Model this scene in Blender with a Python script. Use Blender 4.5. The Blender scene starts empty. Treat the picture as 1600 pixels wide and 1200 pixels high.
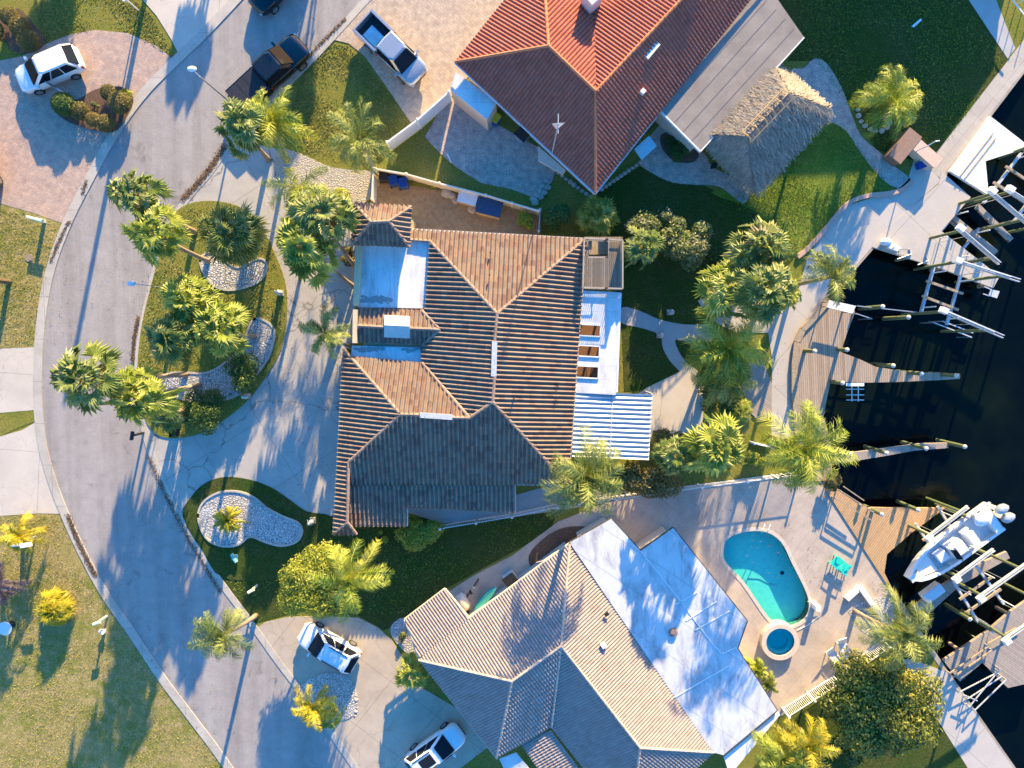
import bpy, bmesh, math, random
import numpy as np
from mathutils import Vector, Matrix
from mathutils.geometry import tessellate_polygon
R = math.radians
# ------------------------------------------------------------------ camera, light, exposure
H, FPX, TILT = 48.0, 1056.0, -0.0662
sc = bpy.context.scene
cd = bpy.data.cameras.new('camera'); cam = bpy.data.objects.new('camera', cd); sc.collection.objects.link(cam)
cam.location = (0, 0, H); cam.rotation_euler = (TILT, 0, 0)
cd.sensor_fit = 'HORIZONTAL'; cd.angle = 2*math.atan(800/FPX); cd.clip_end = 1000; sc.camera = cam
SUN_EL, SUN_AZ = R(15.8), math.atan2(.235, .972)     # azimuth clockwise from +Y
w = bpy.data.worlds.new('World'); sc.world = w; w.use_nodes = True
nt = w.node_tree; bg = nt.nodes['Background']
sky = nt.nodes.new('ShaderNodeTexSky'); sky.sky_type = 'NISHITA'; sky.sun_disc = False
sky.sun_elevation = SUN_EL; sky.sun_rotation = SUN_AZ; sky.air_density = 1.6; sky.dust_density = .4; sky.ozone_density = 3.2
hs = nt.nodes.new('ShaderNodeHueSaturation'); hs.inputs['Saturation'].default_value = 1.56
nt.links.new(sky.outputs[0], hs.inputs['Color']); tn = nt.nodes.new('ShaderNodeMixRGB'); tn.blend_type = 'MULTIPLY'; tn.inputs[0].default_value = 1; tn.inputs[2].default_value = (1, .79, 1.02, 1)
nt.links.new(hs.outputs[0], tn.inputs[1]); nt.links.new(tn.outputs[0], bg.inputs[0]); bg.inputs[1].default_value = .155
sd = bpy.data.lights.new('sun', 'SUN'); sun = bpy.data.objects.new('sun', sd); sc.collection.objects.link(sun)
sd.energy = 5.0; sd.angle = R(.5); sd.color = (1, .73, .34)
sun.rotation_euler = Vector((-math.sin(SUN_AZ)*math.cos(SUN_EL), -math.cos(SUN_AZ)*math.cos(SUN_EL), -math.sin(SUN_EL))).to_track_quat('-Z', 'Y').to_euler()
vs = sc.view_settings; vs.view_transform = 'Standard'; vs.look = 'None'; vs.gamma = 1; vs.use_curve_mapping = False
vs.exposure = 1.8
# ------------------------------------------------------------------ helpers
random.seed(7); C = sc.collection
_Rx = Matrix.Rotation(TILT, 3, 'X'); _Ri = _Rx.inverted()
def ray(x, y): return _Rx @ Vector(((x-800)/FPX, (600-y)/FPX, -1))
def P(x, y, z=0.):
    d = ray(x, y); t = (z-H)/d.z; return Vector((d.x*t, d.y*t, z))
def link(o): C.objects.link(o); return o
def wloc(o):
    v = Vector((0, 0, 0))
    while o: v += o.location; o = o.parent
    return v
def tag(o, label=None, cat=None, group=None, kind=None):
    for k, v in (('label', label), ('category', cat), ('group', group), ('kind', kind)):
        if v: o[k] = v
    return o
def thing(name, label, cat, loc=(0, 0, 0), group=None, rz=0):
    o = link(bpy.data.objects.new(name, None)); o.location = loc; o.rotation_euler.z = rz; o.empty_display_size = .2
    return tag(o, label, cat, group)
def copy_tree(o, parent=None):
    c = link(o.copy())
    if parent: c.parent = parent
    for ch in list(o.children): copy_tree(ch, c)
    return c
class MB:
    def __init__(s): s.v = []; s.f = []; s.r = None
    def add(s, vs, fs):
        n = len(s.v); s.v += [tuple(v) for v in vs]; s.f += [tuple(i+n for i in f) for f in fs]; return s
    def box(s, c, d, rz=0, M=None, tp=1., tpy=None):
        x, y, z = d[0]/2, d[1]/2, d[2]/2; tpy = tp if tpy is None else tpy
        vs = [Vector((a*x*(tp if c_ > 0 else 1), b*y*(tpy if c_ > 0 else 1), c_*z)) for c_ in (-1, 1) for a, b in ((-1, -1), (1, -1), (1, 1), (-1, 1))]
        m = M if M is not None else Matrix.Rotation(rz, 3, 'Z')
        vs = [m @ v + Vector(c) for v in vs]
        return s.add(vs, [(3, 2, 1, 0), (4, 5, 6, 7), (0, 1, 5, 4), (1, 2, 6, 5), (2, 3, 7, 6), (3, 0, 4, 7)])
    def beam(s, a, b, w_, h_):
        a = Vector(a); b = Vector(b); d = b-a; L = d.length
        if L < 1e-6: return s
        x = d/L; up = Vector((0, 0, 1)) if abs(x.z) < .98 else Vector((0, 1, 0))
        y = up.cross(x).normalized(); z = x.cross(y)
        return s.box((a+b)/2, (L, w_, h_), M=Matrix((x, y, z)).transposed())
    def tube(s, pts, r, n=8, cap=True):
        pts = [Vector(p) for p in pts]; rs = r if isinstance(r, (list, tuple)) else [r]*len(pts)
        rings = []
        for i, p in enumerate(pts):
            d = (pts[min(i+1, len(pts)-1)]-pts[max(i-1, 0)]).normalized()
            u = Vector((1, 0, 0)) if abs(d.x) < .8 else Vector((0, 1, 0))
            a = d.cross(u).normalized(); b = d.cross(a)
            rings.append([p+(a*math.cos(t)+b*math.sin(t))*rs[i] for t in [2*math.pi*k/n for k in range(n)]])
        return s.loft(rings, cap)
    def loft(s, rings, cap=True, closed=True):
        n = len(rings[0]); vs = [p for q in rings for p in q]; fs = []
        for i in range(len(rings)-1):
            for k in range(n if closed else n-1):
                k2 = (k+1) % n; fs.append((i*n+k, i*n+k2, (i+1)*n+k2, (i+1)*n+k))
        if cap: fs += [tuple(range(n))[::-1], tuple(range((len(rings)-1)*n, len(rings)*n))]
        return s.add(vs, fs)
    def cyl(s, c, r, h, n=16, r2=None):
        c = Vector(c); return s.tube([c, c+Vector((0, 0, h))], [r, r if r2 is None else r2], n)
    def ball(s, c, r, n=10, m=7, sc_=(1, 1, 1), jit=0, rnd=random):
        c = Vector(c); rings = []
        for i in range(m+1):
            t = math.pi*i/m; q = []
            for k in range(n):
                a = 2*math.pi*k/n; rr = r*(1+jit*rnd.uniform(-1, 1))
                q.append(c+Vector((math.sin(t)*math.cos(a)*sc_[0]*rr, math.sin(t)*math.sin(a)*sc_[1]*rr, math.cos(t)*sc_[2]*rr)))
            rings.append(q)
        return s.loft(rings, False)
    def prism(s, pts, z0, z1):
        pts = [Vector((p[0], p[1], 0)) for p in pts]; n = len(pts)
        ar = sum(pts[i].x*pts[(i+1) % n].y-pts[(i+1) % n].x*pts[i].y for i in range(n))
        if ar < 0: pts = pts[::-1]
        tr = tessellate_polygon([pts]); vs = [Vector((p.x, p.y, z)) for z in (z0, z1) for p in pts]; fs = []
        for t in tr:
            a, b, c = t
            if (pts[b]-pts[a]).cross(pts[c]-pts[a]).z < 0: b, c = c, b
            fs += [(a+n, b+n, c+n), (c, b, a)]
        fs += [(i, (i+1) % n, n+(i+1) % n, n+i) for i in range(n)]
        return s.add(vs, fs)
    def build(s, name, m, parent=None, smooth=False, label=None, loc=None, rnd=None):
        me = bpy.data.meshes.new(name)
        off = wloc(parent) if (parent is not None and loc is None) else Vector((0, 0, 0))
        if loc is not None: off = Vector(loc)
        me.from_pydata([(a-off.x, b-off.y, c-off.z) for a, b, c in s.v], [], s.f)
        me.materials.append(m)
        if smooth: me.shade_smooth()
        if rnd is not None:
            at = me.attributes.new('rnd', 'FLOAT', 'FACE'); at.data.foreach_set('value', np.asarray(rnd, dtype=np.float32))
        o = link(bpy.data.objects.new(name, me))
        if parent is not None: o.parent = parent
        elif loc is not None: o.location = loc
        if label: o['label'] = label
        return o
def W(pts, z=0.): return [P(x, y, z) for x, y in pts]
def spline(pts, n=5, closed=True):
    out = []; N = len(pts)
    for i in range(N if closed else N-1):
        g = (lambda k: pts[k % N]) if closed else (lambda k: pts[min(max(k, 0), N-1)])
        p0, p1, p2, p3 = g(i-1), g(i), g(i+1), g(i+2)
        for k in range(n):
            t = k/n; out.append(tuple(.5*((2*p1[j])+(-p0[j]+p2[j])*t+(2*p0[j]-5*p1[j]+4*p2[j]-p3[j])*t*t+(-p0[j]+3*p1[j]-3*p2[j]+p3[j])*t**3) for j in (0, 1)))
    if not closed: out.append(tuple(pts[-1][:2]))
    return out
# ------------------------------------------------------------------ materials
def rgb(c):
    if isinstance(c, str):
        q = [int(c[i:i+2], 16)/255 for i in (0, 2, 4)]; return tuple(((x/12.92) if x <= .04045 else ((x+.055)/1.055)**2.4) for x in q)+(1,)
    return tuple(c)+(1,) if len(c) == 3 else c
class N:
    def __init__(s, name):
        s.m = bpy.data.materials.new(name); s.m.use_nodes = True; s.t = s.m.node_tree; s.b = s.t.nodes['Principled BSDF']; s.out = s.t.nodes['Material Output']; s._p = None
    def n(s, ty, **kw):
        o = s.t.nodes.new('ShaderNode'+ty)
        for k, v in kw.items():
            if k.startswith('i_'):
                o.inputs[k[2:].replace('_', ' ')].default_value = v
            else: setattr(o, k, v)
        return o
    def l(s, a, b): s.t.links.new(a, b)
    def pos(s):
        if not s._p: s._p = s.n('NewGeometry').outputs['Position']
        return s._p
    def noise(s, scale, detail=4, rough=.6, vec=None, dist=0):
        o = s.n('TexNoise', i_Scale=scale, i_Detail=detail, i_Roughness=rough, i_Distortion=dist); s.l(vec or s.pos(), o.inputs['Vector']); return o.outputs[0]
    def vor(s, scale, feature='F1', out=0, rnd=1., vec=None):
        o = s.n('TexVoronoi', feature=feature, i_Scale=scale, i_Randomness=rnd); s.l(vec or s.pos(), o.inputs['Vector']); return o.outputs[out]
    def ramp(s, fac, stops, interp='LINEAR'):
        o = s.n('ValToRGB'); s.l(fac, o.inputs[0]); e = o.color_ramp; e.interpolation = interp
        while len(e.elements) < len(stops): e.elements.new(.5)
        for q, (p, c) in zip(e.elements, stops): q.position = p; q.color = rgb(c)
        return o.outputs[0]
    def mix(s, f, a, b, mode='MIX'):
        o = s.n('MixRGB', blend_type=mode)
        for i, v in enumerate((f, a, b)):
            if hasattr(v, 'is_linked') or hasattr(v, 'links'): s.l(v, o.inputs[i])
            else: o.inputs[i].default_value = v if i == 0 else rgb(v)
        return o.outputs[0]
    def math(s, op, a, b=0., c=0.):
        o = s.n('Math', operation=op)
        for i, v in enumerate((a, b, c)):
            if isinstance(v, (int, float)): o.inputs[i].default_value = v
            else: s.l(v, o.inputs[i])
        return o.outputs[0]
    def mapping(s, rz=0, scale=(1, 1, 1), vec=None):
        o = s.n('Mapping'); o.inputs['Rotation'].default_value = (0, 0, rz); o.inputs['Scale'].default_value = scale; s.l(vec or s.pos(), o.inputs[0]); return o.outputs[0]
    def col(s, c): s.l(c, s.b.inputs['Base Color']); return s
    def bump(s, h, strength=.3, dist=.03):
        o = s.n('Bump', i_Strength=strength, i_Distance=dist); s.l(h, o.inputs['Height']); s.l(o.outputs[0], s.b.inputs['Normal']); return s
    def set(s, rough=.8, metal=0., spec=.3, coat=0.):
        s.b.inputs['Roughness'].default_value = rough; s.b.inputs['Metallic'].default_value = metal
        s.b.inputs['Specular IOR Level'].default_value = spec; s.b.inputs['Coat Weight'].default_value = coat; return s
MC = {}
def simple(name, c1, c2=None, scale=6., rough=.7, bump=0, bs=40., metal=0., spec=.3, coat=0.):
    if name in MC: return MC[name]
    k = N(name); c2 = c2 or tuple(x*.75 for x in rgb(c1)[:3])
    k.col(k.ramp(k.noise(scale, 5), [(.35, c1), (.7, c2)])).set(rough, metal, spec, coat)
    if bump: k.bump(k.noise(bs, 3), bump)
    MC[name] = k.m; return k.m
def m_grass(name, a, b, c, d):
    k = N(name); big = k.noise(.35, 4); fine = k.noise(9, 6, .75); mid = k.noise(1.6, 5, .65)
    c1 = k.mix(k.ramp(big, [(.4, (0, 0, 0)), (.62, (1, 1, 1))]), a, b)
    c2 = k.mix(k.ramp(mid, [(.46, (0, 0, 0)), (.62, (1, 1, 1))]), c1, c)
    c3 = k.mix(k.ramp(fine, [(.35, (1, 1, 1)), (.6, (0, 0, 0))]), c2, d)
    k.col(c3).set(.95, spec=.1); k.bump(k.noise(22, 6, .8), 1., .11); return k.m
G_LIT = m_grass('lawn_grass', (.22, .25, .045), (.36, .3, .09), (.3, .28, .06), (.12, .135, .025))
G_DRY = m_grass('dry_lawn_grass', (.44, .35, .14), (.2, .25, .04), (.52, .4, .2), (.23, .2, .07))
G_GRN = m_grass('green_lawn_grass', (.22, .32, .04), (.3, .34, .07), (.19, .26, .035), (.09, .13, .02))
G_DK = m_grass('shade_toned_lawn_grass', (.055, .11, .02), (.12, .12, .04), (.07, .1, .02), (.025, .045, .01))  # dark copy of the lawn grass, shade painted into its colour for shaded lawns
def m_asphalt():
    k = N('asphalt'); c = k.ramp(k.noise(1.1, 6, .7), [(.3, (.31, .285, .27)), (.7, (.39, .36, .34))])
    sp = k.ramp(k.noise(38, 2, .9), [(.35, (.72, .72, .72)), (.62, (1.12, 1.1, 1.08))])
    c = k.mix(1., c, sp, 'MULTIPLY')
    st = k.ramp(k.noise(.5, 3, vec=k.mapping(R(15), (1.5, .12, 1))), [(.42, (1, 1, 1)), (.7, (.74, .72, .72))]); c = k.mix(.85, c, st, 'MULTIPLY')
    c = k.mix(.7, c, k.ramp(k.noise(.75, 3, .5, dist=1.2), [(.64, (1, 1, 1)), (.72, (.7, .68, .67))]), 'MULTIPLY')
    k.col(c).set(.9); k.bump(k.noise(60, 3), .5, .02); return k.m
def m_conc(name, a, b, joint=0., rz=0., crack=0., stain=.5, crk=.25, jd=.5):
    k = N(name); c = k.ramp(k.noise(.9, 6, .65), [(.3, a), (.72, b)])
    c = k.mix(1., c, k.ramp(k.noise(26, 4, .8), [(.3, (.86, .86, .86)), (.65, (1.06, 1.05, 1.04))]), 'MULTIPLY')
    c = k.mix(stain, c, k.ramp(k.noise(.3, 5, .7, dist=.6), [(.42, (1, 1, 1)), (.7, (.62, .6, .58))]), 'MULTIPLY')
    if joint:
        o = k.n('TexBrick', offset=0., squash=1.); o.inputs['Scale'].default_value = 1.; o.inputs['Mortar Size'].default_value = .018
        o.inputs['Brick Width'].default_value = joint; o.inputs['Row Height'].default_value = joint; o.inputs['Mortar Smooth'].default_value = .1
        k.l(k.mapping(rz), o.inputs['Vector']); c = k.mix(k.math('MULTIPLY', o.outputs['Fac'], jd), c, (.09, .085, .08))
    if crack:
        wv = k.n('VectorMath', operation='ADD'); ns = k.n('TexNoise', i_Scale=.55, i_Detail=6.); k.l(k.pos(), ns.inputs['Vector']); sc3 = k.n('VectorMath', operation='SCALE'); sc3.inputs['Scale'].default_value = 2.2; k.l(ns.outputs['Color'], sc3.inputs[0]); k.l(k.pos(), wv.inputs[0]); k.l(sc3.outputs[0], wv.inputs[1])
        e = k.vor(crk, 'DISTANCE_TO_EDGE', 0, vec=wv.outputs[0]); nz = k.ramp(k.math('ADD', e, k.math('MULTIPLY', k.math('SUBTRACT', k.noise(1.5, 4), .5), .02)), [(.0, (.12, .11, .1)), (.009, (1, 1, 1))])
        c = k.mix(crack, c, nz, 'MULTIPLY')
    k.col(c).set(.85); k.bump(k.noise(45, 3), .35, .012); return k.m
def m_paver(name, a, b, mort, bw=.22, rh=.11, rz=0., blot=(.75, .75, .78)):
    k = N(name); o = k.n('TexBrick', offset=.5); o.inputs['Scale'].default_value = 1.; o.inputs['Mortar Size'].default_value = .008; o.inputs['Bias'].default_value = 0
    o.inputs['Brick Width'].default_value = bw; o.inputs['Row Height'].default_value = rh; o.inputs['Mortar'].default_value = rgb(mort)
    o.inputs['Color1'].default_value = rgb(a); o.inputs['Color2'].default_value = rgb(b); k.l(k.mapping(rz), o.inputs['Vector'])
    c = k.mix(1., o.outputs['Color'], k.ramp(k.noise(2.2, 5, .8), [(.3, blot), (.62, (1.1, 1.08, 1.05))]), 'MULTIPLY')
    c = k.mix(.6, c, k.ramp(k.vor(3.2, out=1), [(0, (.8, .78, .8)), (1, (1.1, 1.08, 1.04))]), 'MULTIPLY')
    k.col(c).set(.85); k.bump(k.math('SUBTRACT', k.noise(30, 3), k.math('MULTIPLY', o.outputs['Fac'], .6)), .4, .012); return k.m
def m_tile(name, stops, stain=(.5, .45, .42), sa=.5):
    k = N(name); at = k.n('Attribute', attribute_name='rnd'); c = k.ramp(at.outputs['Fac'], stops)
    c = k.mix(sa, c, k.ramp(k.noise(1.3, 6, .7), [(.45, (1, 1, 1)), (.75, stain)]), 'MULTIPLY')
    c = k.mix(.5, c, k.ramp(k.noise(16, 5, .7), [(.3, (.75, .75, .75)), (.7, (1.15, 1.12, 1.1))]), 'MULTIPLY')
    k.col(c).set(.8, spec=.25); k.bump(k.noise(40, 3), .3, .01); return k.m
def m_leaf(name, stops, tr=.28, rough=.45):
    k = N(name); at = k.n('Attribute', attribute_name='rnd'); c = k.ramp(at.outputs['Fac'], stops)
    k.col(c).set(rough, spec=.35); t = k.n('BsdfTranslucent'); k.l(k.mix(1., c, (1.3, 1.25, .5), 'MULTIPLY'), t.inputs[0])
    x = k.n('MixShader'); x.inputs[0].default_value = tr; k.l(k.b.outputs[0], x.inputs[1]); k.l(t.outputs[0], x.inputs[2]); k.l(x.outputs[0], k.out.inputs[0]); return k.m
def m_gravel(name, a, b, d, scale=9):
    k = N(name); c = k.ramp(k.vor(scale, out=1), [(.0, a), (.6, b), (1, a)]); e = k.vor(scale, 'DISTANCE_TO_EDGE', 0)
    c = k.mix(k.ramp(e, [(0., (1, 1, 1)), (.12, (0, 0, 0))]), c, d); k.col(c).set(.8); k.bump(e, 1., .06); return k.m
def m_flat(name='white_roof_coating', a=(.74, .75, .76), rz=0., seam=1.1, dirt=.55):
    k = N(name); c = k.ramp(k.noise(.8, 6, .7), [(.3, a), (.75, tuple(x*.82 for x in a))])
    st = k.ramp(k.noise(1.1, 6, .75, vec=k.mapping(rz, (1, .35, 1)), dist=.5), [(.47, (1, 1, 1)), (.6, (.72, .7, .7)), (.74, (.42, .39, .38))]); c = k.mix(dirt, c, st, 'MULTIPLY')
    s1 = k.math('FRACT', k.math('MULTIPLY', k.n_sep(k.mapping(rz), 1), seam)); c = k.mix(k.math('MULTIPLY', k.math('LESS_THAN', s1, .03), .45), c, (.3, .3, .32))
    k.col(c).set(.6); k.bump(k.noise(8, 4), .25, .02); return k.m
def n_sep(s, v, i):
    o = s.n('SeparateXYZ'); s.l(v, o.inputs[0]); return o.outputs[i]
N.n_sep = n_sep
def m_wood(name, stops, w_=.14, rz=0., gap=(.03, .022, .015), rough=.75):
    k = N(name); v = k.mapping(rz); x = k.math('DIVIDE', k.n_sep(v, 0), w_); fl = k.math('FLOOR', x); fr = k.math('FRACT', x)
    wn = k.n('TexWhiteNoise', noise_dimensions='1D'); k.l(fl, wn.inputs['W']); c = k.ramp(wn.outputs[0], stops)
    g = k.ramp(k.noise(3.5, 6, .7, vec=k.mapping(rz, (9, .8, 1))), [(.3, (.7, .68, .66)), (.7, (1.15, 1.12, 1.08))]); c = k.mix(.9, c, g, 'MULTIPLY')
    c = k.mix(k.math('LESS_THAN', fr, .1), c, gap); k.col(c).set(rough); k.bump(k.math('GREATER_THAN', fr, .1), .4, .02); return k.m
def paint(name, c, rough=.25, coat=.8, metal=0.):
    k = N(name); k.col(k.ramp(k.noise(2, 4), [(.3, c), (.75, tuple(x*.93 for x in rgb(c)[:3]))])).set(rough, metal, .5, coat); k.b.inputs['Coat Roughness'].default_value = .06; return k.m
M_ASPH = m_asphalt()
M_CURB = m_conc('curb_concrete', (.5, .46, .4), (.4, .37, .33), 3.0, 0)
M_DRIVE = m_conc('driveway_concrete', (.46, .43, .39), (.38, .355, .33), 4.6, R(-32), .6, .35, .15)
M_DRIVE2 = m_conc('tan_driveway_concrete', (.5, .42, .33), (.42, .35, .28), 4.2, R(38), .25, .35)
M_DRIVE3 = m_conc('pale_driveway_concrete', (.56, .5, .43), (.5, .45, .39), 5.5, R(5), .15, .3)
M_WALK = m_conc('walkway_concrete', (.5, .45, .38), (.42, .37, .32), 1.6, R(-52), 0, .4, jd=.3)
M_WALKB = m_conc('sidewalk_concrete', (.44, .43, .42), (.38, .37, .36), 0, 0, 0, .3)
M_DOCKC = m_conc('dock_concrete', (.5, .46, .41), (.46, .42, .38), 5., R(-48), 0, .25)
M_POOLD = m_conc('pool_deck_stone', (.52, .44, .37), (.44, .37, .32), .75, R(36), 0, .7, jd=.16)
M_PAV1 = m_paver('pink_brick_pavers', (.52, .37, .29), (.42, .32, .27), (.22, .19, .17), .24, .12, R(-12))
M_PAV2 = m_paver('tan_pavers', (.52, .42, .32), (.44, .35, .27), (.3, .25, .2), .2, .2, R(40))
M_PAV3 = m_paver('grey_brown_pavers', (.6, .46, .39), (.48, .39, .35), (.24, .2, .18), .24, .16, R(40), (.6, .6, .64))
M_SHELL = m_gravel('crushed_shell', (.56, .5, .42), (.42, .37, .3), (.28, .25, .2), 7)
M_STONES = m_gravel('white_stones', (.66, .64, .62), (.42, .4, .39), (.09, .085, .08), 6)
M_DIRT = simple('bare_sandy_dirt', (.36, .26, .15), (.24, .17, .1), 3, .95, .8, 14)
M_MULCH = simple('brown_mulch', (.16, .1, .07), (.075, .05, .035), 12, .95, 1, 18)
M_TILE = m_tile('brown_roof_tile', [(0, (.18, .115, .095)), (.3, (.25, .18, .135)), (.55, (.235, .19, .155)), (.8, (.29, .2, .145)), (1, (.22, .13, .11))])
M_CAP = m_tile('ridge_cap_tile', [(0, (.32, .22, .165)), (1, (.38, .27, .21))])
M_RED = m_tile('terracotta_roof_tile', [(0, (.36, .1, .065)), (.5, (.43, .125, .08)), (1, (.39, .12, .085))], (.45, .4, .45), .45)
M_REDC = m_tile('terracotta_cap_tile', [(0, (.52, .2, .1)), (1, (.58, .22, .11))])
M_SAND = m_tile('sand_roof_tile', [(0, (.28, .235, .215)), (.5, (.33, .285, .265)), (1, (.29, .24, .225))], (.7, .62, .6), .5)
M_SANDC = m_tile('sand_cap_tile', [(0, (.46, .38, .31)), (1, (.52, .43, .36))])
M_WHITE = m_flat(a=(.66, .67, .68)); M_WHITE2 = m_flat('white_membrane_roof', (.62, .63, .65), R(34), .42, .95)
M_GREYR = m_conc('grey_rolled_roofing', (.31, .27, .235), (.23, .205, .185), 0, 0, 0, .6)
M_STUC = simple('yellow_stucco', (.62, .52, .33), (.55, .46, .3), 3, .9, .3, 60)
M_STUC2 = simple('pale_stucco', (.62, .56, .48), (.55, .5, .44), 3, .9, .3, 60)
M_WTRIM = simple('white_trim', (.76, .76, .75), (.66, .66, .66), 3, .45)
M_VINYL = simple('cream_vinyl', (.72, .64, .52), (.66, .58, .47), 2, .5)
M_VINW = simple('white_vinyl', (.78, .77, .76), (.7, .7, .7), 2, .45)
M_DGLASS = N('dark_glass').set(.05, 0, .08, 0).m; M_DGLASS.node_tree.nodes['Principled BSDF'].inputs['Base Color'].default_value = (.012, .016, .024, 1)
M_BLK = simple('black_rubber', (.02, .02, .022), (.03, .03, .03), 8, .75)
M_RIM = simple('wheel_alloy', (.42, .42, .43), (.3, .3, .31), 8, .3, metal=.8)
M_ALU = simple('white_aluminium', (.58, .6, .62), (.45, .47, .49), 5, .35, metal=.15)
M_GALV = simple('galvanised_metal', (.55, .58, .6), (.4, .43, .46), 9, .4, metal=.6)
M_PILE = simple('greenish_treated_timber', (.15, .18, .085), (.09, .115, .055), 9, .85, .6, 30)
M_PILEB = simple('weathered_timber', (.4, .32, .23), (.26, .2, .14), 7, .9, .6, 30)
M_DECK = m_wood('weathered_deck_boards', [(0, (.3, .23, .17)), (.5, (.42, .33, .25)), (1, (.36, .3, .25))], .15, R(-4))
M_DECK2 = m_wood('tan_deck_boards', [(0, (.48, .31, .17)), (.5, (.56, .37, .2)), (1, (.5, .33, .19))], .15, R(34))
M_DECK3 = m_wood('grey_deck_boards', [(0, (.3, .27, .24)), (.5, (.38, .33, .29)), (1, (.33, .28, .25))], .15, R(-55))
M_THATCH = m_tile('palm_thatch', [(0, (.23, .195, .16)), (.5, (.34, .295, .24)), (1, (.42, .375, .31))], (.55, .5, .45), .6)
M_BARK = simple('palm_bark', (.38, .31, .24), (.22, .17, .13), 14, .95, .8, 22)
M_BARKD = simple('brown_bark', (.17, .12, .08), (.1, .07, .05), 10, .95, .8, 22)
M_ROCK = simple('pale_boulder_stone', (.5, .45, .38), (.34, .3, .26), 6, .9, .8, 14)
M_BLUEP = simple('blue_plastic', (.01, .06, .32), (.01, .05, .26), 4, .4)
M_YELP = simple('yellow_plastic', (.55, .45, .03), (.48, .4, .03), 4, .4)
M_TURQ = simple('turquoise_plastic', (.02, .55, .5), (.02, .48, .45), 4, .4)
M_DKMET = simple('dark_metal', (.04, .045, .05), (.03, .033, .036), 6, .5, metal=.4)
M_FAN = m_leaf('fan_palm_leaf', [(0, (.07, .13, .02)), (.45, (.24, .3, .05)), (.85, (.5, .52, .12)), (1, (.6, .52, .2))], .36)
M_FAN2 = m_leaf('dull_fan_palm_leaf', [(0, (.06, .11, .025)), (.5, (.18, .24, .06)), (.85, (.36, .38, .14)), (1, (.42, .33, .18))], .32)
M_FEA2 = m_leaf('dull_feather_palm_leaf', [(0, (.07, .12, .025)), (.5, (.21, .26, .06)), (1, (.42, .42, .16))], .32)
M_FEA = m_leaf('feather_palm_leaf', [(0, (.08, .15, .02)), (.5, (.28, .35, .045)), (1, (.58, .56, .12))], .36)
M_FEY = m_leaf('yellow_palm_leaf', [(0, (.22, .24, .02)), (.5, (.42, .38, .03)), (1, (.6, .45, .04))], .3)
M_SHR = m_leaf('dark_shrub_leaf', [(0, (.03, .07, .015)), (.6, (.07, .13, .025)), (1, (.13, .19, .04))], .2)
M_SHL = m_leaf('light_shrub_leaf', [(0, (.13, .2, .025)), (.5, (.3, .33, .04)), (1, (.5, .47, .08))], .3)
M_SHM = m_leaf('variegated_shrub_leaf', [(0, (.05, .1, .02)), (.55, (.14, .17, .05)), (1, (.5, .44, .28))], .2)
M_BRZ = m_leaf('bronze_shrub_leaf', [(0, (.06, .07, .02)), (.5, (.15, .13, .035)), (1, (.28, .2, .06))], .2)
M_MAN = m_leaf('mango_tree_leaf', [(0, (.03, .06, .015)), (.4, (.1, .13, .02)), (.7, (.3, .3, .04)), (1, (.5, .32, .07))], .2)
def m_water():
    k = N('canal_water'); c = k.ramp(k.noise(.12, 3), [(.3, (.001, .002, .0035)), (.5, (.002, .004, .004)), (.72, (.006, .011, .005))]); k.col(c).set(.06, spec=.11)
    k.bump(k.noise(2.5, 5, .6), .3, .06); return k.m
M_WATER = m_water()
def m_poolwater():
    k = N('pool_water'); t = k.n('BsdfTransparent'); t.inputs[0].default_value = (.8, .98, 1, 1); g = k.n('BsdfGlossy', i_Roughness=.03); f = k.n('Fresnel', i_IOR=1.33)
    x = k.n('MixShader'); b = k.n('Bump', i_Strength=.1, i_Distance=.05); k.l(k.noise(3, 4), b.inputs['Height']); k.l(b.outputs[0], g.inputs['Normal']); k.l(b.outputs[0], f.inputs['Normal'])
    k.l(f.outputs[0], x.inputs[0]); k.l(t.outputs[0], x.inputs[1]); k.l(g.outputs[0], x.inputs[2]); k.l(x.outputs[0], k.out.inputs[0]); return k.m
M_PWAT = m_poolwater(); M_PLAS = simple('turquoise_pool_plaster', (.12, .7, .58), (.1, .62, .52), 4, .6)
# ------------------------------------------------------------------ setting
def sheet(name, pts, z, m, th=.3, sm=0, closed=True, kind='structure', hole=None):
    if sm: pts = spline(pts, sm)
    b = MB(); b.prism(W(pts), z-th, z); o = b.build(name, m); o['kind'] = kind; return o
SEA = [(1900, -420), (1600, 108), (1478, 268), (1466, 288), (1395, 350), (1363, 385), (1328, 425), (1290, 462), (1256, 515), (1246, 535), (1243, 600), (1250, 690), (1290, 765), (1400, 935), (1478, 1050), (1600, 1225), (1900, 1650)]
far = [P(1900, 1650)+Vector((0, -120, 0)), Vector((-180, -180, 0)), Vector((-180, 180, 0)), P(1900, -420)+Vector((0, 130, 0))]
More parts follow.
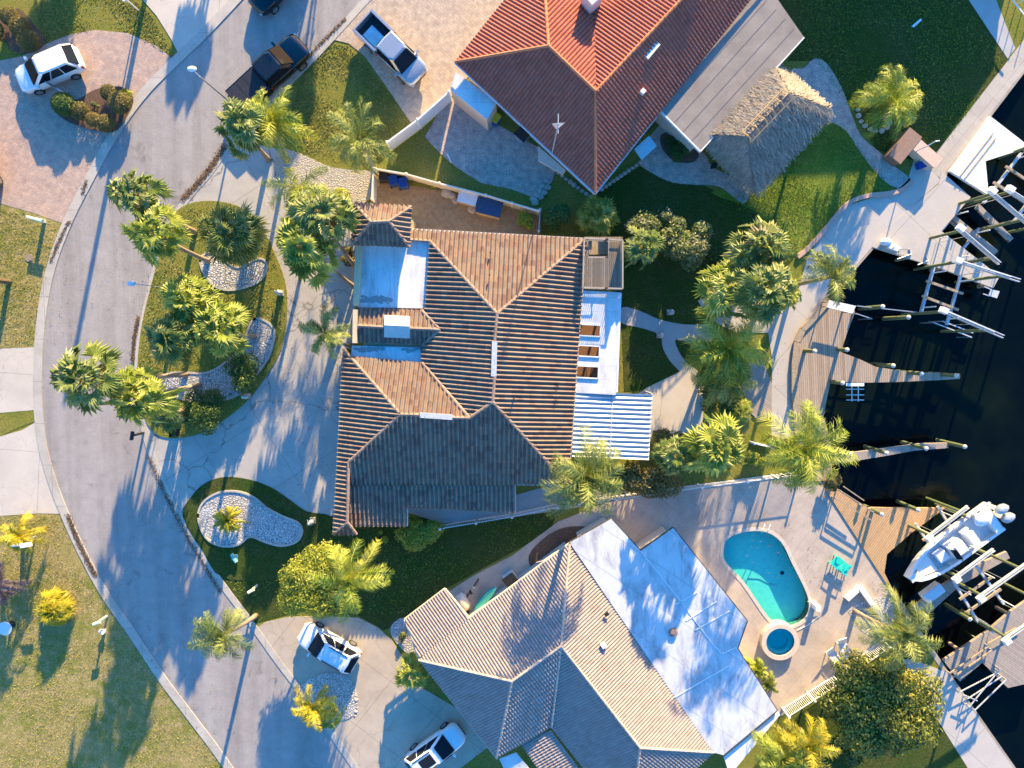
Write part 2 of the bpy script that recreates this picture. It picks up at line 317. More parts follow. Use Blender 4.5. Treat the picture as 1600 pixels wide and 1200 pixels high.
# the pool and spa shapes, cut out of ground and deck
POOL = spline([(1128, 860), (1135, 840), (1160, 829), (1195, 828), (1222, 845), (1240, 880), (1262, 925), (1266, 950), (1258, 968), (1238, 979), (1215, 978), (1196, 962), (1160, 910), (1132, 880)], 4)
SPAC, SPAR = P(1219, 1003, .45), 1.02
def with_hole(outer, hole, z0, z1, name, m):
    """slab with one hole: tessellate outer + hole"""
    o = [Vector((p[0], p[1], 0)) for p in outer]; h = [Vector((p[0], p[1], 0)) for p in hole]
    allp = o+h; n = len(allp); no = len(o); b = MB(); vs = [Vector((p.x, p.y, z)) for z in (z0, z1) for p in allp]; fs = []
    for t in tessellate_polygon([o, h]):
        a, bb, c = t
        if (allp[bb]-allp[a]).cross(allp[c]-allp[a]).z < 0: bb, c = c, bb
        fs += [(a+n, bb+n, c+n), (c, bb, a)]
    for lo, hi in ((0, no), (no, n)):
        for i in range(lo, hi):
            j = i+1 if i+1 < hi else lo; fs.append((i, j, n+j, n+i))
    b.add(vs, fs); q = b.build(name, m); q['kind'] = 'structure'; return q
g = with_hole(W(SEA)+far, W(POOL), -2.5, 0, 'ground', G_LIT)
b = MB(); b.add([(-400, -400, -1.3), (400, -400, -1.3), (400, 400, -1.3), (-400, 400, -1.3)], [(0, 1, 2, 3)]); b.build('water', M_WATER)['kind'] = 'structure'
# seawall cap
def ribbon(name, line, w_, z0, z1, m, side=0., parent=None, kind='structure', label=None, cat=None, world=False):
    L = [Vector((p[0], p[1])) for p in (line if world else W(line))]; a, c = [], []
    for i, p in enumerate(L):
        d = (L[min(i+1, len(L)-1)]-L[max(i-1, 0)]).normalized(); n = Vector((-d.y, d.x)); a.append(p+n*(w_/2+side)); c.append(p-n*(w_/2-side))
    b = MB(); n = len(L)
    for i in range(n-1):
        q = [a[i], a[i+1], c[i+1], c[i]]; vs = [(v.x, v.y, z) for z in (z0, z1) for v in q]
        fs = [(4, 5, 6, 7) if (q[1]-q[0]).cross(q[3]-q[0]) > 0 else (7, 6, 5, 4), (0, 1, 5, 4), (2, 3, 7, 6)]
        if i == 0: fs.append((3, 0, 4, 7))
        if i == n-2: fs.append((1, 2, 6, 5))
        b.add(vs, fs)
    bm = bmesh.new(); me = bpy.data.meshes.new('t')
    o = b.build(name, m, parent)
    bm.from_mesh(o.data); bmesh.ops.remove_doubles(bm, verts=bm.verts, dist=1e-4); bmesh.ops.recalc_face_normals(bm, faces=bm.faces); bm.to_mesh(o.data); bm.free(); bpy.data.meshes.remove(me)
    if kind and parent is None: o['kind'] = kind
    return o
M_SEAW = m_conc('seawall_concrete', (.42, .36, .3), (.3, .26, .22), 0, 0, 0, .8)
ribbon('seawall', SEA, .35, -3, .024, M_SEAW)
# road
RL = [(560, -220), (440, -75), (372, 0), (320, 55), (275, 98), (235, 138), (203, 178), (172, 225), (140, 285), (112, 340), (90, 395), (75, 450), (66, 510), (62, 570), (62, 630), (68, 690), (82, 745), (104, 803), (130, 860), (165, 925), (210, 990), (255, 1058), (300, 1118), (345, 1178), (400, 1260), (480, 1390)]
RR = [(760, -220), (640, -75), (568, 0), (530, 42), (490, 85), (450, 125), (405, 172), (358, 222), (325, 268), (290, 308), (264, 350), (246, 400), (233, 450), (222, 500), (214, 550), (213, 605), (219, 655), (232, 705), (252, 755), (278, 808), (310, 862), (345, 915), (385, 968), (425, 1025), (470, 1085), (512, 1142), (552, 1200), (600, 1270), (680, 1390)]
RLs, RRs = spline(RL, 4, False), spline(RR, 4, False)
sheet('road', RLs+RRs[::-1], .012, M_ASPH)
ribbon('kerb_concrete', RLs, .62, -.3, .066, M_CURB, -.1)
ribbon('kerb_concrete', RRs, .46, -.3, .055, M_CURB, .15)
# lawns over the base
def gsheet(pts, z, m, sm=4, name='lawn'): return sheet(name, pts, z, m, .3, sm)
gsheet([(-120, 322), (0, 318), (50, 332), (104, 352), (86, 400), (72, 450), (62, 520), (62, 542), (0, 545), (-120, 552)], .02, G_DRY, 0)
gsheet([(-150, 820), (0, 806), (60, 802), (104, 805), (130, 860), (165, 925), (210, 990), (255, 1058), (300, 1118), (345, 1178), (400, 1260), (420, 1330), (-150, 1330)], .02, G_DRY, 0)
gsheet([(-100, 640), (0, 645), (62, 640), (64, 655), (30, 668), (0, 682), (-100, 690)], .02, G_LIT, 0)
gsheet([(1110, 300), (1200, 280), (1310, 185), (1345, 222), (1392, 290), (1355, 305), (1318, 322), (1262, 385), (1240, 400), (1180, 330)], .02, G_GRN, 3)
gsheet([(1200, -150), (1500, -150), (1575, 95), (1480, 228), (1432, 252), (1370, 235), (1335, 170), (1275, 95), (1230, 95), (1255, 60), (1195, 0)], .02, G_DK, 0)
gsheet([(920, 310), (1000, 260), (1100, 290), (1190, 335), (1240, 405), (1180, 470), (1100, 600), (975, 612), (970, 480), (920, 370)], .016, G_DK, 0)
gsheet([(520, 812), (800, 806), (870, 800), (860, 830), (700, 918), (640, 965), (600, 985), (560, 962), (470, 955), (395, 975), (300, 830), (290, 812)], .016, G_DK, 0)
# drives, paving
sheet('driveway', [(356, 222), (400, 226), (436, 233), (462, 262), (470, 312), (560, 322), (566, 420), (556, 470), (552, 540), (534, 560), (528, 690), (521, 806), (480, 806), (300, 825), (278, 808), (252, 755), (232, 705), (219, 655), (213, 605), (214, 550), (222, 500), (246, 400), (290, 308), (325, 268)], .03, M_DRIVE)
sheet('shell_driveway', [(436, 233), (470, 240), (520, 262), (588, 270), (588, 300), (556, 325), (520, 330), (462, 322), (440, 300), (430, 262)], .04, M_SHELL, sm=3)
sheet('driveway', [(395, 985), (415, 972), (450, 964), (500, 962), (560, 965), (590, 980), (612, 1000), (632, 1030), (660, 1075), (720, 1110), (765, 1165), (700, 1215), (640, 1260), (595, 1260), (552, 1200), (470, 1085), (425, 1025)], .03, M_DRIVE2)
sheet('driveway', [(-120, 552), (0, 545), (62, 542), (62, 640), (0, 645), (-120, 640)], .03, M_DRIVE3)
sheet('driveway', [(-120, 690), (0, 682), (35, 672), (64, 655), (68, 690), (82, 745), (104, 803), (60, 802), (0, 806), (-120, 815)], .03, M_DRIVE3)
sheet('driveway', [(285, -150), (440, -75), (372, 0), (320, 55), (283, 92), (268, 62), (245, 25), (215, -10)], .03, M_DRIVE3)
sheet('paver_driveway', [(-140, 60), (0, 95), (35, 88), (70, 70), (110, 54), (150, 47), (200, 52), (245, 72), (277, 97), (235, 138), (203, 178), (172, 225), (140, 285), (106, 352), (50, 332), (0, 318), (-140, 320)], .03, M_PAV1)
sheet('paver_driveway', [(640, -75), (568, 0), (530, 42), (512, 60), (545, 68), (570, 88), (600, 130), (642, 192), (706, 150), (740, 110), (860, -50), (800, -160)], .03, M_PAV2)
sheet('paver_patio', [(664, 214), (700, 150), (760, 185), (840, 230), (870, 262), (862, 285), (836, 310), (800, 296), (752, 286), (714, 262), (688, 240)], .03, M_PAV3)
sheet('dirt_yard', [(588, 280), (845, 326), (845, 370), (640, 366), (588, 320)], .02, M_DIRT)
sheet('paver_path', [(1272, 92), (1292, 100), (1316, 140), (1330, 178), (1345, 212), (1372, 236), (1400, 262), (1422, 280), (1412, 296), (1380, 282), (1345, 240), (1322, 205), (1290, 185), (1250, 150), (1236, 110), (1255, 107)], .03, M_PAV3, sm=3)
sheet('paver_patio', [(1000, 250), (1030, 195), (1060, 215), (1100, 240), (1112, 260), (1140, 275), (1170, 300), (1160, 318), (1125, 292), (1090, 289), (1050, 285), (1015, 268)], .03, M_PAV3, sm=3)
sheet('path', [(1508, -60), (1532, -60), (1586, 76), (1574, 92), (1500, -20)], .034, M_WALKB)
sheet('walkway', [(1900, -480), (1600, 62), (1465, 236), (1450, 262), (1470, 280), (1478, 268), (1600, 108), (1900, -420)], .03, M_WALK)
sheet('patio', [(1428, 248), (1452, 262), (1470, 282), (1450, 300), (1395, 350), (1363, 385), (1328, 425), (1290, 462), (1256, 515), (1246, 535), (1243, 600), (1248, 680), (1205, 690), (1206, 560), (1200, 520), (1150, 520), (1110, 500), (1090, 470), (1130, 452), (1240, 480), (1262, 400), (1290, 362), (1322, 322), (1352, 312), (1398, 300), (1418, 282)], .03, M_DOCKC)
sheet('sidewalk', [(972, 480), (1000, 486), (1030, 499), (1070, 507), (1112, 509), (1112, 533), (1070, 533), (1055, 531), (1060, 548), (1072, 566), (1090, 580), (1078, 592), (1050, 568), (1036, 545), (1030, 523), (1000, 512), (970, 504)], .03, M_WALKB, sm=3)
sheet('patio', [(966, 640), (1010, 606), (1072, 576), (1100, 600), (1099, 640), (1095, 690), (1020, 672), (1016, 700), (960, 700)], .034, M_DRIVE3)
sheet('path', [(636, 780), (800, 775), (860, 758), (940, 762), (1000, 768), (950, 785), (800, 808), (690, 818), (636, 800)], .03, M_WALKB)
DK = [(700, 925), (735, 902), (800, 868), (872, 815), (960, 780), (1090, 757), (1250, 740), (1286, 762), (1400, 935), (1390, 1000), (1300, 1060), (1222, 1118), (1100, 1150), (900, 1000), (740, 960)]
with_hole(W(DK), W(POOL), -.3, .03, 'pool_deck', M_POOLD)
sheet('planting_bed', [(826, 868), (848, 842), (875, 826), (900, 822), (922, 826), (900, 850), (870, 880), (835, 890)], .045, M_MULCH, sm=3)
sheet('walkway', [(1424, 1030), (1478, 1050), (1600, 1225), (1640, 1290), (1560, 1290), (1512, 1200), (1468, 1130), (1436, 1080), (1410, 1030)], .03, M_DOCKC)
# islands and beds
sheet('lawn', [(283, 325), (322, 314), (372, 322), (405, 350), (428, 392), (446, 440), (449, 490), (440, 545), (415, 590), (385, 628), (345, 660), (305, 680), (262, 684), (238, 672), (222, 640), (216, 600), (217, 550), (224, 500), (236, 450), (250, 400), (266, 352)], .09, G_LIT, sm=3)
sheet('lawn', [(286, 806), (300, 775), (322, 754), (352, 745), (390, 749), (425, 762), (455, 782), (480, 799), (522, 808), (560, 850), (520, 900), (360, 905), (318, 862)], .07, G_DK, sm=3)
sheet('stone_bed', [(314, 410), (326, 394), (345, 400), (372, 418), (405, 404), (418, 414), (410, 436), (385, 449), (352, 453), (328, 440)], .11, M_STONES, sm=4)
sheet('stone_bed', [(396, 500), (418, 503), (430, 520), (422, 555), (402, 585), (380, 612), (350, 625), (310, 628), (272, 618), (257, 600), (263, 584), (290, 582), (325, 582), (355, 565), (380, 540)], .11, M_STONES, sm=4)
sheet('stone_bed', [(311, 808), (318, 785), (340, 770), (368, 767), (395, 775), (418, 793), (442, 806), (466, 816), (473, 830), (464, 846), (440, 852), (415, 846), (392, 838), (372, 851), (345, 852), (322, 838)], .09, M_STONES, sm=4)
sheet('stone_bed', [(469, 1078), (485, 1060), (512, 1051), (540, 1055), (556, 1078), (558, 1105), (545, 1122), (515, 1125), (488, 1110)], .075, M_STONES, sm=4)
sheet('planting_bed', [(-60, 10), (0, 18), (30, 14), (55, 40), (70, 62), (62, 78), (40, 84), (18, 78), (2, 60), (-60, 40)], .05, M_MULCH, sm=3)
sheet('planting_bed', [(84, 158), (100, 150), (122, 156), (150, 140), (190, 136), (209, 153), (203, 176), (184, 204), (158, 206), (120, 196), (92, 180)], .075, M_MULCH, sm=3)
sheet('planting_bed', [(1032, 212), (1055, 206), (1080, 222), (1092, 240), (1082, 254), (1055, 252), (1036, 235)], .05, M_MULCH, sm=3)
sheet('planting_bed', [(610, 980), (632, 965), (660, 990), (680, 1030), (650, 1030), (620, 1005)], .045, M_STONES, sm=3)
sheet('planting_bed', [(1340, 940), (1390, 930), (1400, 965), (1380, 1005), (1345, 985), (1325, 955)], .05, M_STONES, sm=0)
sheet('planting_bed', [(1010, 690), (1090, 672), (1150, 690), (1240, 690), (1245, 735), (1100, 755), (990, 772), (940, 745)], .036, G_LIT, sm=0)
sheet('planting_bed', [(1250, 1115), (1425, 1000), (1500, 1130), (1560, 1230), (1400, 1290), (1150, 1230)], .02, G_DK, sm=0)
# stone edging round the beds
def edging(name, line, m=None, closed=True, w_=.14, z1=.16):
    L = spline(line, 4, closed); L = L+L[:2] if closed else L
    return ribbon(name, L, w_, -.1, z1, m or M_CURB)
for ln in ([(314, 410), (326, 394), (345, 400), (372, 418), (405, 404), (418, 414), (410, 436), (385, 449), (352, 453), (328, 440)],
           [(396, 500), (418, 503), (430, 520), (422, 555), (402, 585), (380, 612), (350, 625), (310, 628), (272, 618), (257, 600), (263, 584), (290, 582), (325, 582), (355, 565), (380, 540)],
           [(311, 808), (318, 785), (340, 770), (368, 767), (395, 775), (418, 793), (442, 806), (466, 816), (473, 830), (464, 846), (440, 852), (415, 846), (392, 838), (372, 851), (345, 852), (322, 838)]):
    edging('bed_kerb', ln)
edging('patio_kerb', [(1424, 284), (1408, 297), (1385, 303), (1352, 307), (1322, 320), (1290, 356), (1265, 385), (1245, 402)], simple('pink_kerb_brick', (.5, .33, .26), (.42, .28, .22), 8, .85), False, .3, .2)
# pool basin, water, spa
pw = W(POOL); b = MB(); n = len(pw)
b.add([(p.x, p.y, z) for z in (-.85, .02) for p in pw], [(i, (i+1) % n, n+(i+1) % n, n+i)[::-1] for i in range(n)])
b.add([(p.x, p.y, -.85) for p in pw], [t for t in tessellate_polygon([[Vector((p.x, p.y, 0)) for p in pw]])])
pool = thing('swimming_pool', 'turquoise swimming pool sunk into the pale stone deck', 'swimming pool', P(1195, 905, 0))
b.build('basin', M_PLAS, pool)
b = MB(); b.add([(p.x, p.y, -.1) for p in pw], [t for t in tessellate_polygon([[Vector((p.x, p.y, 0)) for p in pw]])]); b.build('water_surface', M_PWAT, pool)
cop = ribbon('coping', [(p[0], p[1]) for p in [(q.x, q.y) for q in pw]+[(pw[0].x, pw[0].y), (pw[1].x, pw[1].y)]], .22, -.05, .06, simple('pool_coping', (.58, .5, .43), (.5, .44, .38), 5, .7), world=True, side=.09, parent=None)
bpy.data.objects.remove(cop)
b = MB()
for i in range(n):
    a, c = pw[i], pw[(i+1) % n]; b.beam((a.x, a.y, .025), (c.x, c.y, .025), .24, .07)
b.build('coping', simple('pool_coping', (.58, .5, .43)), pool)
b = MB(); a = P(1208, 862, -.2); c = P(1238, 935, -.2); b.tube([P(1168, 903, -.82), P(1186, 904, -.82), P(1202, 912, -.82), P(1214, 915, -.8)], .02, 6)
b.build('vacuum_hose', simple('blue_grey_hose', (.1, .3, .34), (.08, .25, .3), 4, .5), pool)
b = MB(); b.cyl(P(1222, 895, -.85), .16, .012, 14); b.build('drain', M_DKMET, pool)
b = MB()
for i in range(n):
    a, c = pw[i].lerp(Vector((pool.location.x, pool.location.y, 0)), .004), pw[(i+1) % n].lerp(Vector((pool.location.x, pool.location.y, 0)), .004); b.beam((a.x, a.y, -.1), (c.x, c.y, -.1), .02, .16)
b.build('tile_line', simple('blue_pool_tile', (.03, .12, .25), (.05, .2, .35), 30, .3), pool)
spa = thing('round_spa', 'raised round hot tub joined to the foot of the pool', 'hot tub', (SPAC.x, SPAC.y, 0))
def ring_wall(mb, c, r0, r1, z0, z1, n=40):
    rings = []
    for (r, z) in ((r1, z0), (r1, z1), (r0, z1), (r0, z0)): rings.append([Vector((c.x+r*math.cos(2*math.pi*k/n), c.y+r*math.sin(2*math.pi*k/n), z)) for k in range(n)])
    return mb.loft(rings, False)
ring_wall(MB(), SPAC, SPAR, SPAR+.33, -.3, .5).build('rim', simple('spa_rim_stone', (.6, .5, .42), (.5, .42, .36), 5, .75), spa)
b = MB(); ring_wall(b, SPAC, .62, SPAR+.01, -.2, .22); b.cyl((SPAC.x, SPAC.y, .05), .63, .05, 32); b.build('basin', M_PLAS, spa)
b = MB(); b.add([(SPAC.x+SPAR*math.cos(k*math.pi/20), SPAC.y+SPAR*math.sin(k*math.pi/20), .4) for k in range(40)], [tuple(range(40))]); b.build('water_surface', M_PWAT, spa)
# timber and concrete docks (structures over the water)
def dock(name, pts, z, m, label, cat='dock', th=.22, group=None):
    t = thing(name, label, cat, P(*pts[0], 0), group); b = MB(); b.prism([P(x, y, z) for x, y in pts], z-th, z); b.build('deck', m, t); return t
D1 = dock('concrete_dock', [(1472, 268), (1517, 308), (1471, 361), (1524, 402), (1562, 432), (1552, 450), (1475, 421), (1363, 386), (1395, 348), (1466, 289)], .06, M_DOCKC, 'broad pale concrete dock with a finger reaching between two boat lifts')
D2 = dock('timber_dock', [(1297, 470), (1336, 487), (1322, 525), (1314, 550), (1345, 562), (1368, 573), (1420, 581), (1478, 583), (1500, 584), (1500, 592), (1465, 594), (1400, 597), (1345, 598), (1298, 596), (1291, 628), (1287, 650), (1300, 705), (1300, 750), (1272, 752), (1250, 690), (1243, 600), (1246, 535), (1256, 515)], .12, M_DECK, 'weathered brown timber dock with a long finger pointing into the canal')
D3 = dock('finger_pier', [(1296, 708), (1340, 706), (1400, 698), (1440, 693), (1482, 692), (1482, 700), (1430, 704), (1380, 713), (1325, 722), (1296, 724)], .12, M_DECK3, 'narrow grey finger pier below the brown timber dock', 'pier')
D4 = dock('timber_dock', [(1308, 765), (1355, 796), (1362, 793), (1477, 794), (1425, 832), (1386, 866), (1382, 895), (1392, 915), (1420, 955), (1400, 935), (1290, 765)], .1, M_DECK2, 'golden brown triangular timber dock beside the pool deck')
D5 = dock('finger_pier', [(1425, 950), (1500, 895), (1573, 862), (1578, 872), (1500, 915), (1445, 965)], .1, M_DECK3, 'narrow pier below the white motor boat on its lift', 'pier')
D6 = dock('timber_dock', [(1474, 1032), (1505, 1012), (1545, 985), (1580, 955), (1660, 900), (1680, 930), (1640, 1060), (1575, 1075), (1535, 1035), (1500, 1065)], .1, M_DECK3, 'grey timber dock at the lower right with angled slips')
D7 = dock('timber_walkway', [(1168, 568), (1192, 562), (1206, 600), (1206, 650), (1186, 658), (1168, 640), (1160, 600)], .1, M_DECK3, 'short grey boardwalk between the palms and the concrete walk', 'boardwalk')
M_WHT = simple('white_deck_paint', (.78, .76, .73), (.7, .68, .66), 2, .5)
D8 = thing('white_dock', 'white painted dock platform beside the concrete sea walk', 'dock', P(1530, 250, 0))
b = MB(); b.prism([P(x, y, .25) for x, y in [(1547, 181), (1700, 300), (1690, 330), (1602, 232), (1545, 250), (1540, 252), (1545, 305), (1484, 267)]], 0, .25); b.build('deck', M_WHT, D8)
b = MB(); b.beam(P(1500, 275, .29), P(1552, 208, .29), .06, .06); b.beam(P(1508, 278, .29), P(1556, 216, .29), .06, .06); b.build('rail', M_PILEB, D8)
sw = P(1470, 1045)
b = MB(); b.beam(P(1545, 1010, .16), P(1590, 985, .16), .5, .1); b.build('ramp', M_PILEB, D6)
for dk, ps in ((D1, [(1517, 308), (1471, 361), (1524, 402), (1552, 445), (1475, 418), (1420, 402)]), (D2, [(1336, 487), (1314, 548), (1298, 590), (1400, 590)]), (D4, [(1355, 796), (1425, 830), (1386, 866)]), (D6, [(1505, 1020), (1535, 1035), (1580, 962)])):
    for x, y in ps:
        q = P(x, y, 0); b = MB(); b.cyl((q.x*.995, q.y*.995, -2.5), .13, 2.45, 10); b.build('support_pile', M_PILEB, dk)
# ------------------------------------------------------------------ tiled roofs as real relief
def fit_plane(pts):
    A = np.array([tuple(p) for p in pts]); c = A.mean(0); _, _, vt = np.linalg.svd(A-c); n = vt[2]
    if n[2] < 0: n = -n
    return Vector(c), Vector(n)
class Roof:
    def __init__(s, per, amp, course, lift=.03, seed=1, K=6, power=.8):
        s.per, s.amp, s.course, s.lift, s.K, s.pw = per, amp, course, lift, K, power; s.parts = []; s.rng = np.random.default_rng(seed); s.caps = MB(); s.capr = []
    def face(s, vs):
        pts = [P(*v) for v in vs]; c, n = fit_plane(pts); poly = []
        for v in vs:
            d = ray(v[0], v[1]); o = Vector((0, 0, H)); t = (c-o).dot(n)/d.dot(n); poly.append(o+d*t)
        V = Vector((0, 0, -1)); V = (V-n*V.dot(n)).normalized(); U = V.cross(n).normalized()
        uv = [Vector(((p-c).dot(U), (p-c).dot(V), 0)) for p in poly]
        for t in tessellate_polygon([uv]):
            q = [uv[i] for i in t]
            if (q[1]-q[0]).cross(q[2]-q[0]).z < 0: q = q[::-1]
            if abs((q[1]-q[0]).cross(q[2]-q[0]).z) < .01: continue
            s.tri(q, c, U, V, n)
    def tri(s, q, c, U, V, n):
        per, co, K = s.per, s.course, s.K
        u0, u1 = min(p.x for p in q), max(p.x for p in q); v0, v1 = min(p.y for p in q), max(p.y for p in q)
        iu = np.arange(math.floor(u0/per)*K, math.ceil(u1/per)*K+1); us = iu*per/K
        kv = np.arange(math.floor(v0/co), math.ceil(v1/co)+1); rows = np.stack([kv*co, kv*co+co*.985], 1).ravel(); lf = np.tile([0, s.lift], len(kv))
        ph = (iu % K)/K; hh = s.amp*np.clip(np.sin(np.pi*ph), 0, 1)**s.pw
        UU, RR_ = np.meshgrid(us, rows); HH = hh[None, :]+lf[:, None]
        nu, nv = len(us), len(rows); idx = np.arange(nu*nv).reshape(nv, nu)
        a, b, c2, d = idx[:-1, :-1], idx[:-1, 1:], idx[1:, 1:], idx[1:, :-1]
        ok = np.ones(a.shape, bool)
        for i in range(3):
            p, r = q[i], q[(i+1) % 3]; ex, ey = r.x-p.x, r.y-p.y
            side = (ex*(RR_-p.y)-ey*(UU-p.x)) > -1e-6
            ok &= (side[:-1, :-1] | side[:-1, 1:] | side[1:, 1:] | side[1:, :-1])
        X = np.array(c)[None, None]+UU[..., None]*np.array(U)+RR_[..., None]*np.array(V)+HH[..., None]*np.array(n)
        F = np.stack([a, b, c2, d], -1)[ok]
        cu = (np.repeat((iu[:-1]//K)[None], nv-1, 0))[ok]; cv = (np.repeat((np.arange(nv-1)//2)[:, None], nu-1, 1))[ok]
        tab = s.rng.random((997,)); rnd = tab[(cu*131+cv*71) % 997]
        used = np.unique(F); rem = -np.ones(nu*nv, int); rem[used] = np.arange(len(used)); F = rem[F]
        me = bpy.data.meshes.new('t'); me.from_pydata(X.reshape(-1, 3)[used].tolist(), [], F.tolist())
        at = me.attributes.new('rnd', 'FLOAT', 'FACE'); at.data.foreach_set('value', rnd.astype(np.float32))
        bm = bmesh.new(); bm.from_mesh(me)
        W3 = lambda p: c+U*p.x+V*p.y
        for i in range(3):
            p, r = W3(q[i]), W3(q[(i+1) % 3]); nn = (r-p).cross(n).normalized()
            bmesh.ops.bisect_plane(bm, geom=bm.verts[:]+bm.edges[:]+bm.faces[:], plane_co=p, plane_no=nn if nn.dot(W3(q[(i+2) % 3])-p) < 0 else -nn, clear_outer=True)
        bm.normal_update()
        bm.to_mesh(me); bm.free(); s.parts.append(me)
    def cap(s, a, b, r=.12, seg=.4, up=.05):
        a, b = P(*a), P(*b); L = (b-a).length; k = max(1, round(L/seg)); rr = random.Random(int(L*100))
        for i in range(k):
            p, q = a.lerp(b, i/k), a.lerp(b, (i+1.08)/k); p.z += up; q.z += up; nf = len(s.caps.f); s.caps.tube([p, q], [r, r*.82], 8); v = rr.random(); s.capr += [v]*(len(s.caps.f)-nf)
    def finish(s, parent, m, mc, name='roof', capname='ridge_caps'):
        bm = bmesh.new()
        for me in s.parts: bm.from_mesh(me); bpy.data.meshes.remove(me)
        off = wloc(parent); bmesh.ops.translate(bm, verts=bm.verts, vec=-off)
        for f in bm.faces:
            if f.normal.z < -.01: f.normal_flip()
        me = bpy.data.meshes.new(name); bm.to_mesh(me); bm.free(); me.materials.append(m); o = link(bpy.data.objects.new(name, me)); o.parent = parent
        if s.caps.v: s.caps.build(capname, mc, o, rnd=s.capr)
        return o
def inset(pts, d):
    pts = [Vector((p[0], p[1])) for p in pts]; n = len(pts); ar = sum(pts[i].x*pts[(i+1) % n].y-pts[(i+1) % n].x*pts[i].y for i in range(n))
    if ar < 0: pts = pts[::-1]
    out = []
    for i in range(n):
        p, q, r = pts[i-1], pts[i], pts[(i+1) % n]; e1 = (q-p).normalized(); e2 = (r-q).normalized(); n1 = Vector((-e1.y, e1.x)); n2 = Vector((-e2.y, e2.x)); bi = (n1+n2)
        k = bi.length_squared; out.append(q+bi*(2*d/max(k, .5)))
    return out
def walls(parent, pts, z, d, m, windows=()):
    b = MB(); fp = inset([P(x, y, z) for x, y in pts], d); b.prism(fp, -.2, z-.12); return b.build('wall', m, parent)
def fascia(parent, lines, m, name='gutter', w_=.1, h_=.16, dz=-.06):
    b = MB()
    for ln in lines:
        q = [P(*p)+Vector((0, 0, dz)) for p in ln]
        for i in range(len(q)-1): b.beam(q[i], q[i+1], w_, h_)
    return b.build(name, m, parent)
def slab(parent, name, pts, z, m, th=.18, holes=()):
    b = MB(); b.prism([P(x, y, z) for x, y in pts], z-th, z); return b.build(name, m, parent)
def side_window(parent, a, b_, z0, z1, out=.02):
    """a window on a wall between two world points, standing slightly proud"""
    a, b_ = Vector(a), Vector(b_); d = (b_-a).normalized(); nrm = Vector((d.y, -d.x, 0)); c = (a+b_)/2+nrm*out; L = (b_-a).length
    m3 = Matrix((d, nrm, Vector((0, 0, 1)))).transposed()
    f = MB(); zc = (z0+z1)/2
    for s_ in (-1, 1):
        f.box(c+d*s_*L/2+Vector((0, 0, zc)), (.08, .1, z1-z0+.08), M=m3); f.box(c+Vector((0, 0, zc+s_*(z1-z0)/2)), (L, .1, .08), M=m3)
    o = f.build('window_frame', M_WTRIM, parent); g_ = MB(); g_.box(c+Vector((0, 0, zc)), (L-.08, .04, z1-z0-.08), M=m3); g_.build('pane', M_DGLASS, o)
# ---- main house
hm = thing('house', 'central house with brown barrel tile roofs and white flat roof sections', 'house', P(740, 600, 0))
r = Roof(.3, .16, .42, .035, 3, 10, 2.5)
A, B_ = (777, 490, 5.1), (770, 628, 5.1)
r.face([(640, 358, 3.), (915, 373, 3.), A, (672, 377, 3.25), (640, 375, 3.2)])
r.face([(915, 373, 3.), (888, 757, 3.), B_, A])
r.face([(545, 757, 3.), (545, 722, 3.5), (626, 647, 4.72), (734, 653, 4.7), B_, (888, 757, 3.)])
r.face([(537, 545, 3.1), (626, 647, 4.72), (545, 722, 3.45), (543, 815, 3.42), (521, 834, 3.05)])
r.face([(548, 557, 3.25), (660, 567, 3.25), (734, 653, 4.7), (626, 647, 4.72)])
r.face([(672, 377, 3.25), A, B_, (734, 653, 4.55), (660, 567, 3.25), (657, 540, 3.2), (666, 470, 3.2)])
r.face([(545, 757, 2.96), (805, 757, 2.96), (805, 801, 2.66), (636, 793, 2.68), (636, 822, 2.5), (545, 822, 2.5)])
r.face([(543, 816, 3.42), (557, 835, 3.), (521, 835, 3.)])
r.face([(560, 481, 3.2), (659, 485, 3.2), (688, 515, 3.68), (560, 509, 3.68)])
r.face([(560, 509, 3.68), (688, 515, 3.68), (661, 538, 3.26), (560, 534, 3.26)])
T = [(553, 317, 4.4), (643, 323, 4.4), (640, 386, 4.4), (550, 382, 4.4)]; T1, T2 = (580, 347, 5.1), (608, 346, 5.1)
r.face([T[0], T[1], T2, T1]); r.face([T[1], T[2], T2]); r.face([T[2], T[3], T1, T2]); r.face([T[3], T[0], T1])
for a, b in (((640, 375, 3.22), (672, 377, 3.27)), ((672, 377, 3.27), A), (A, (915, 373, 3.)), (A, (773, 533, 5.1)), ((773, 588, 5.1), B_), (B_, (888, 757, 3.)), (B_, (734, 653, 4.72)), ((734, 653, 4.72), (708, 652, 4.72)), ((655, 648, 4.72), (626, 647, 4.72)), ((734, 653, 4.7), (660, 567, 3.3)), ((537, 545, 3.12), (626, 647, 4.72)), ((626, 647, 4.72), (545, 722, 3.5)), ((545, 722, 3.5), (543, 816, 3.45)), ((543, 816, 3.45), (521, 834, 3.05)), ((543, 816, 3.45), (557, 834, 3.)), ((560, 509, 3.7), (600, 511, 3.7)), ((640, 513, 3.7), (688, 515, 3.7)), ((659, 485, 3.22), (688, 515, 3.7)), ((688, 515, 3.7), (661, 538, 3.28)), (T1, T2), (T[0], T1), (T[3], T1), (T[1], T2), (T[2], T2)): r.cap(a, b)
r.finish(hm, M_TILE, M_CAP)
walls(hm, [(566, 385), (672, 385), (912, 385), (885, 750), (545, 750), (540, 560), (556, 545)], 3., .45, M_STUC)
b = MB(); b.prism(inset([P(*p) for p in T], .35), -.2, 4.3); b.build('tower_wall', M_STUC, hm)
b = MB(); b.prism(inset([P(x, y, 2.8) for x, y in [(524, 745), (634, 760), (634, 818), (524, 828)]], .4), -.2, 2.5); b.build('wing_wall', M_STUC, hm)
M_WST = m_flat('stained_white_roof', (.72, .73, .74), R(90), .9, .75)
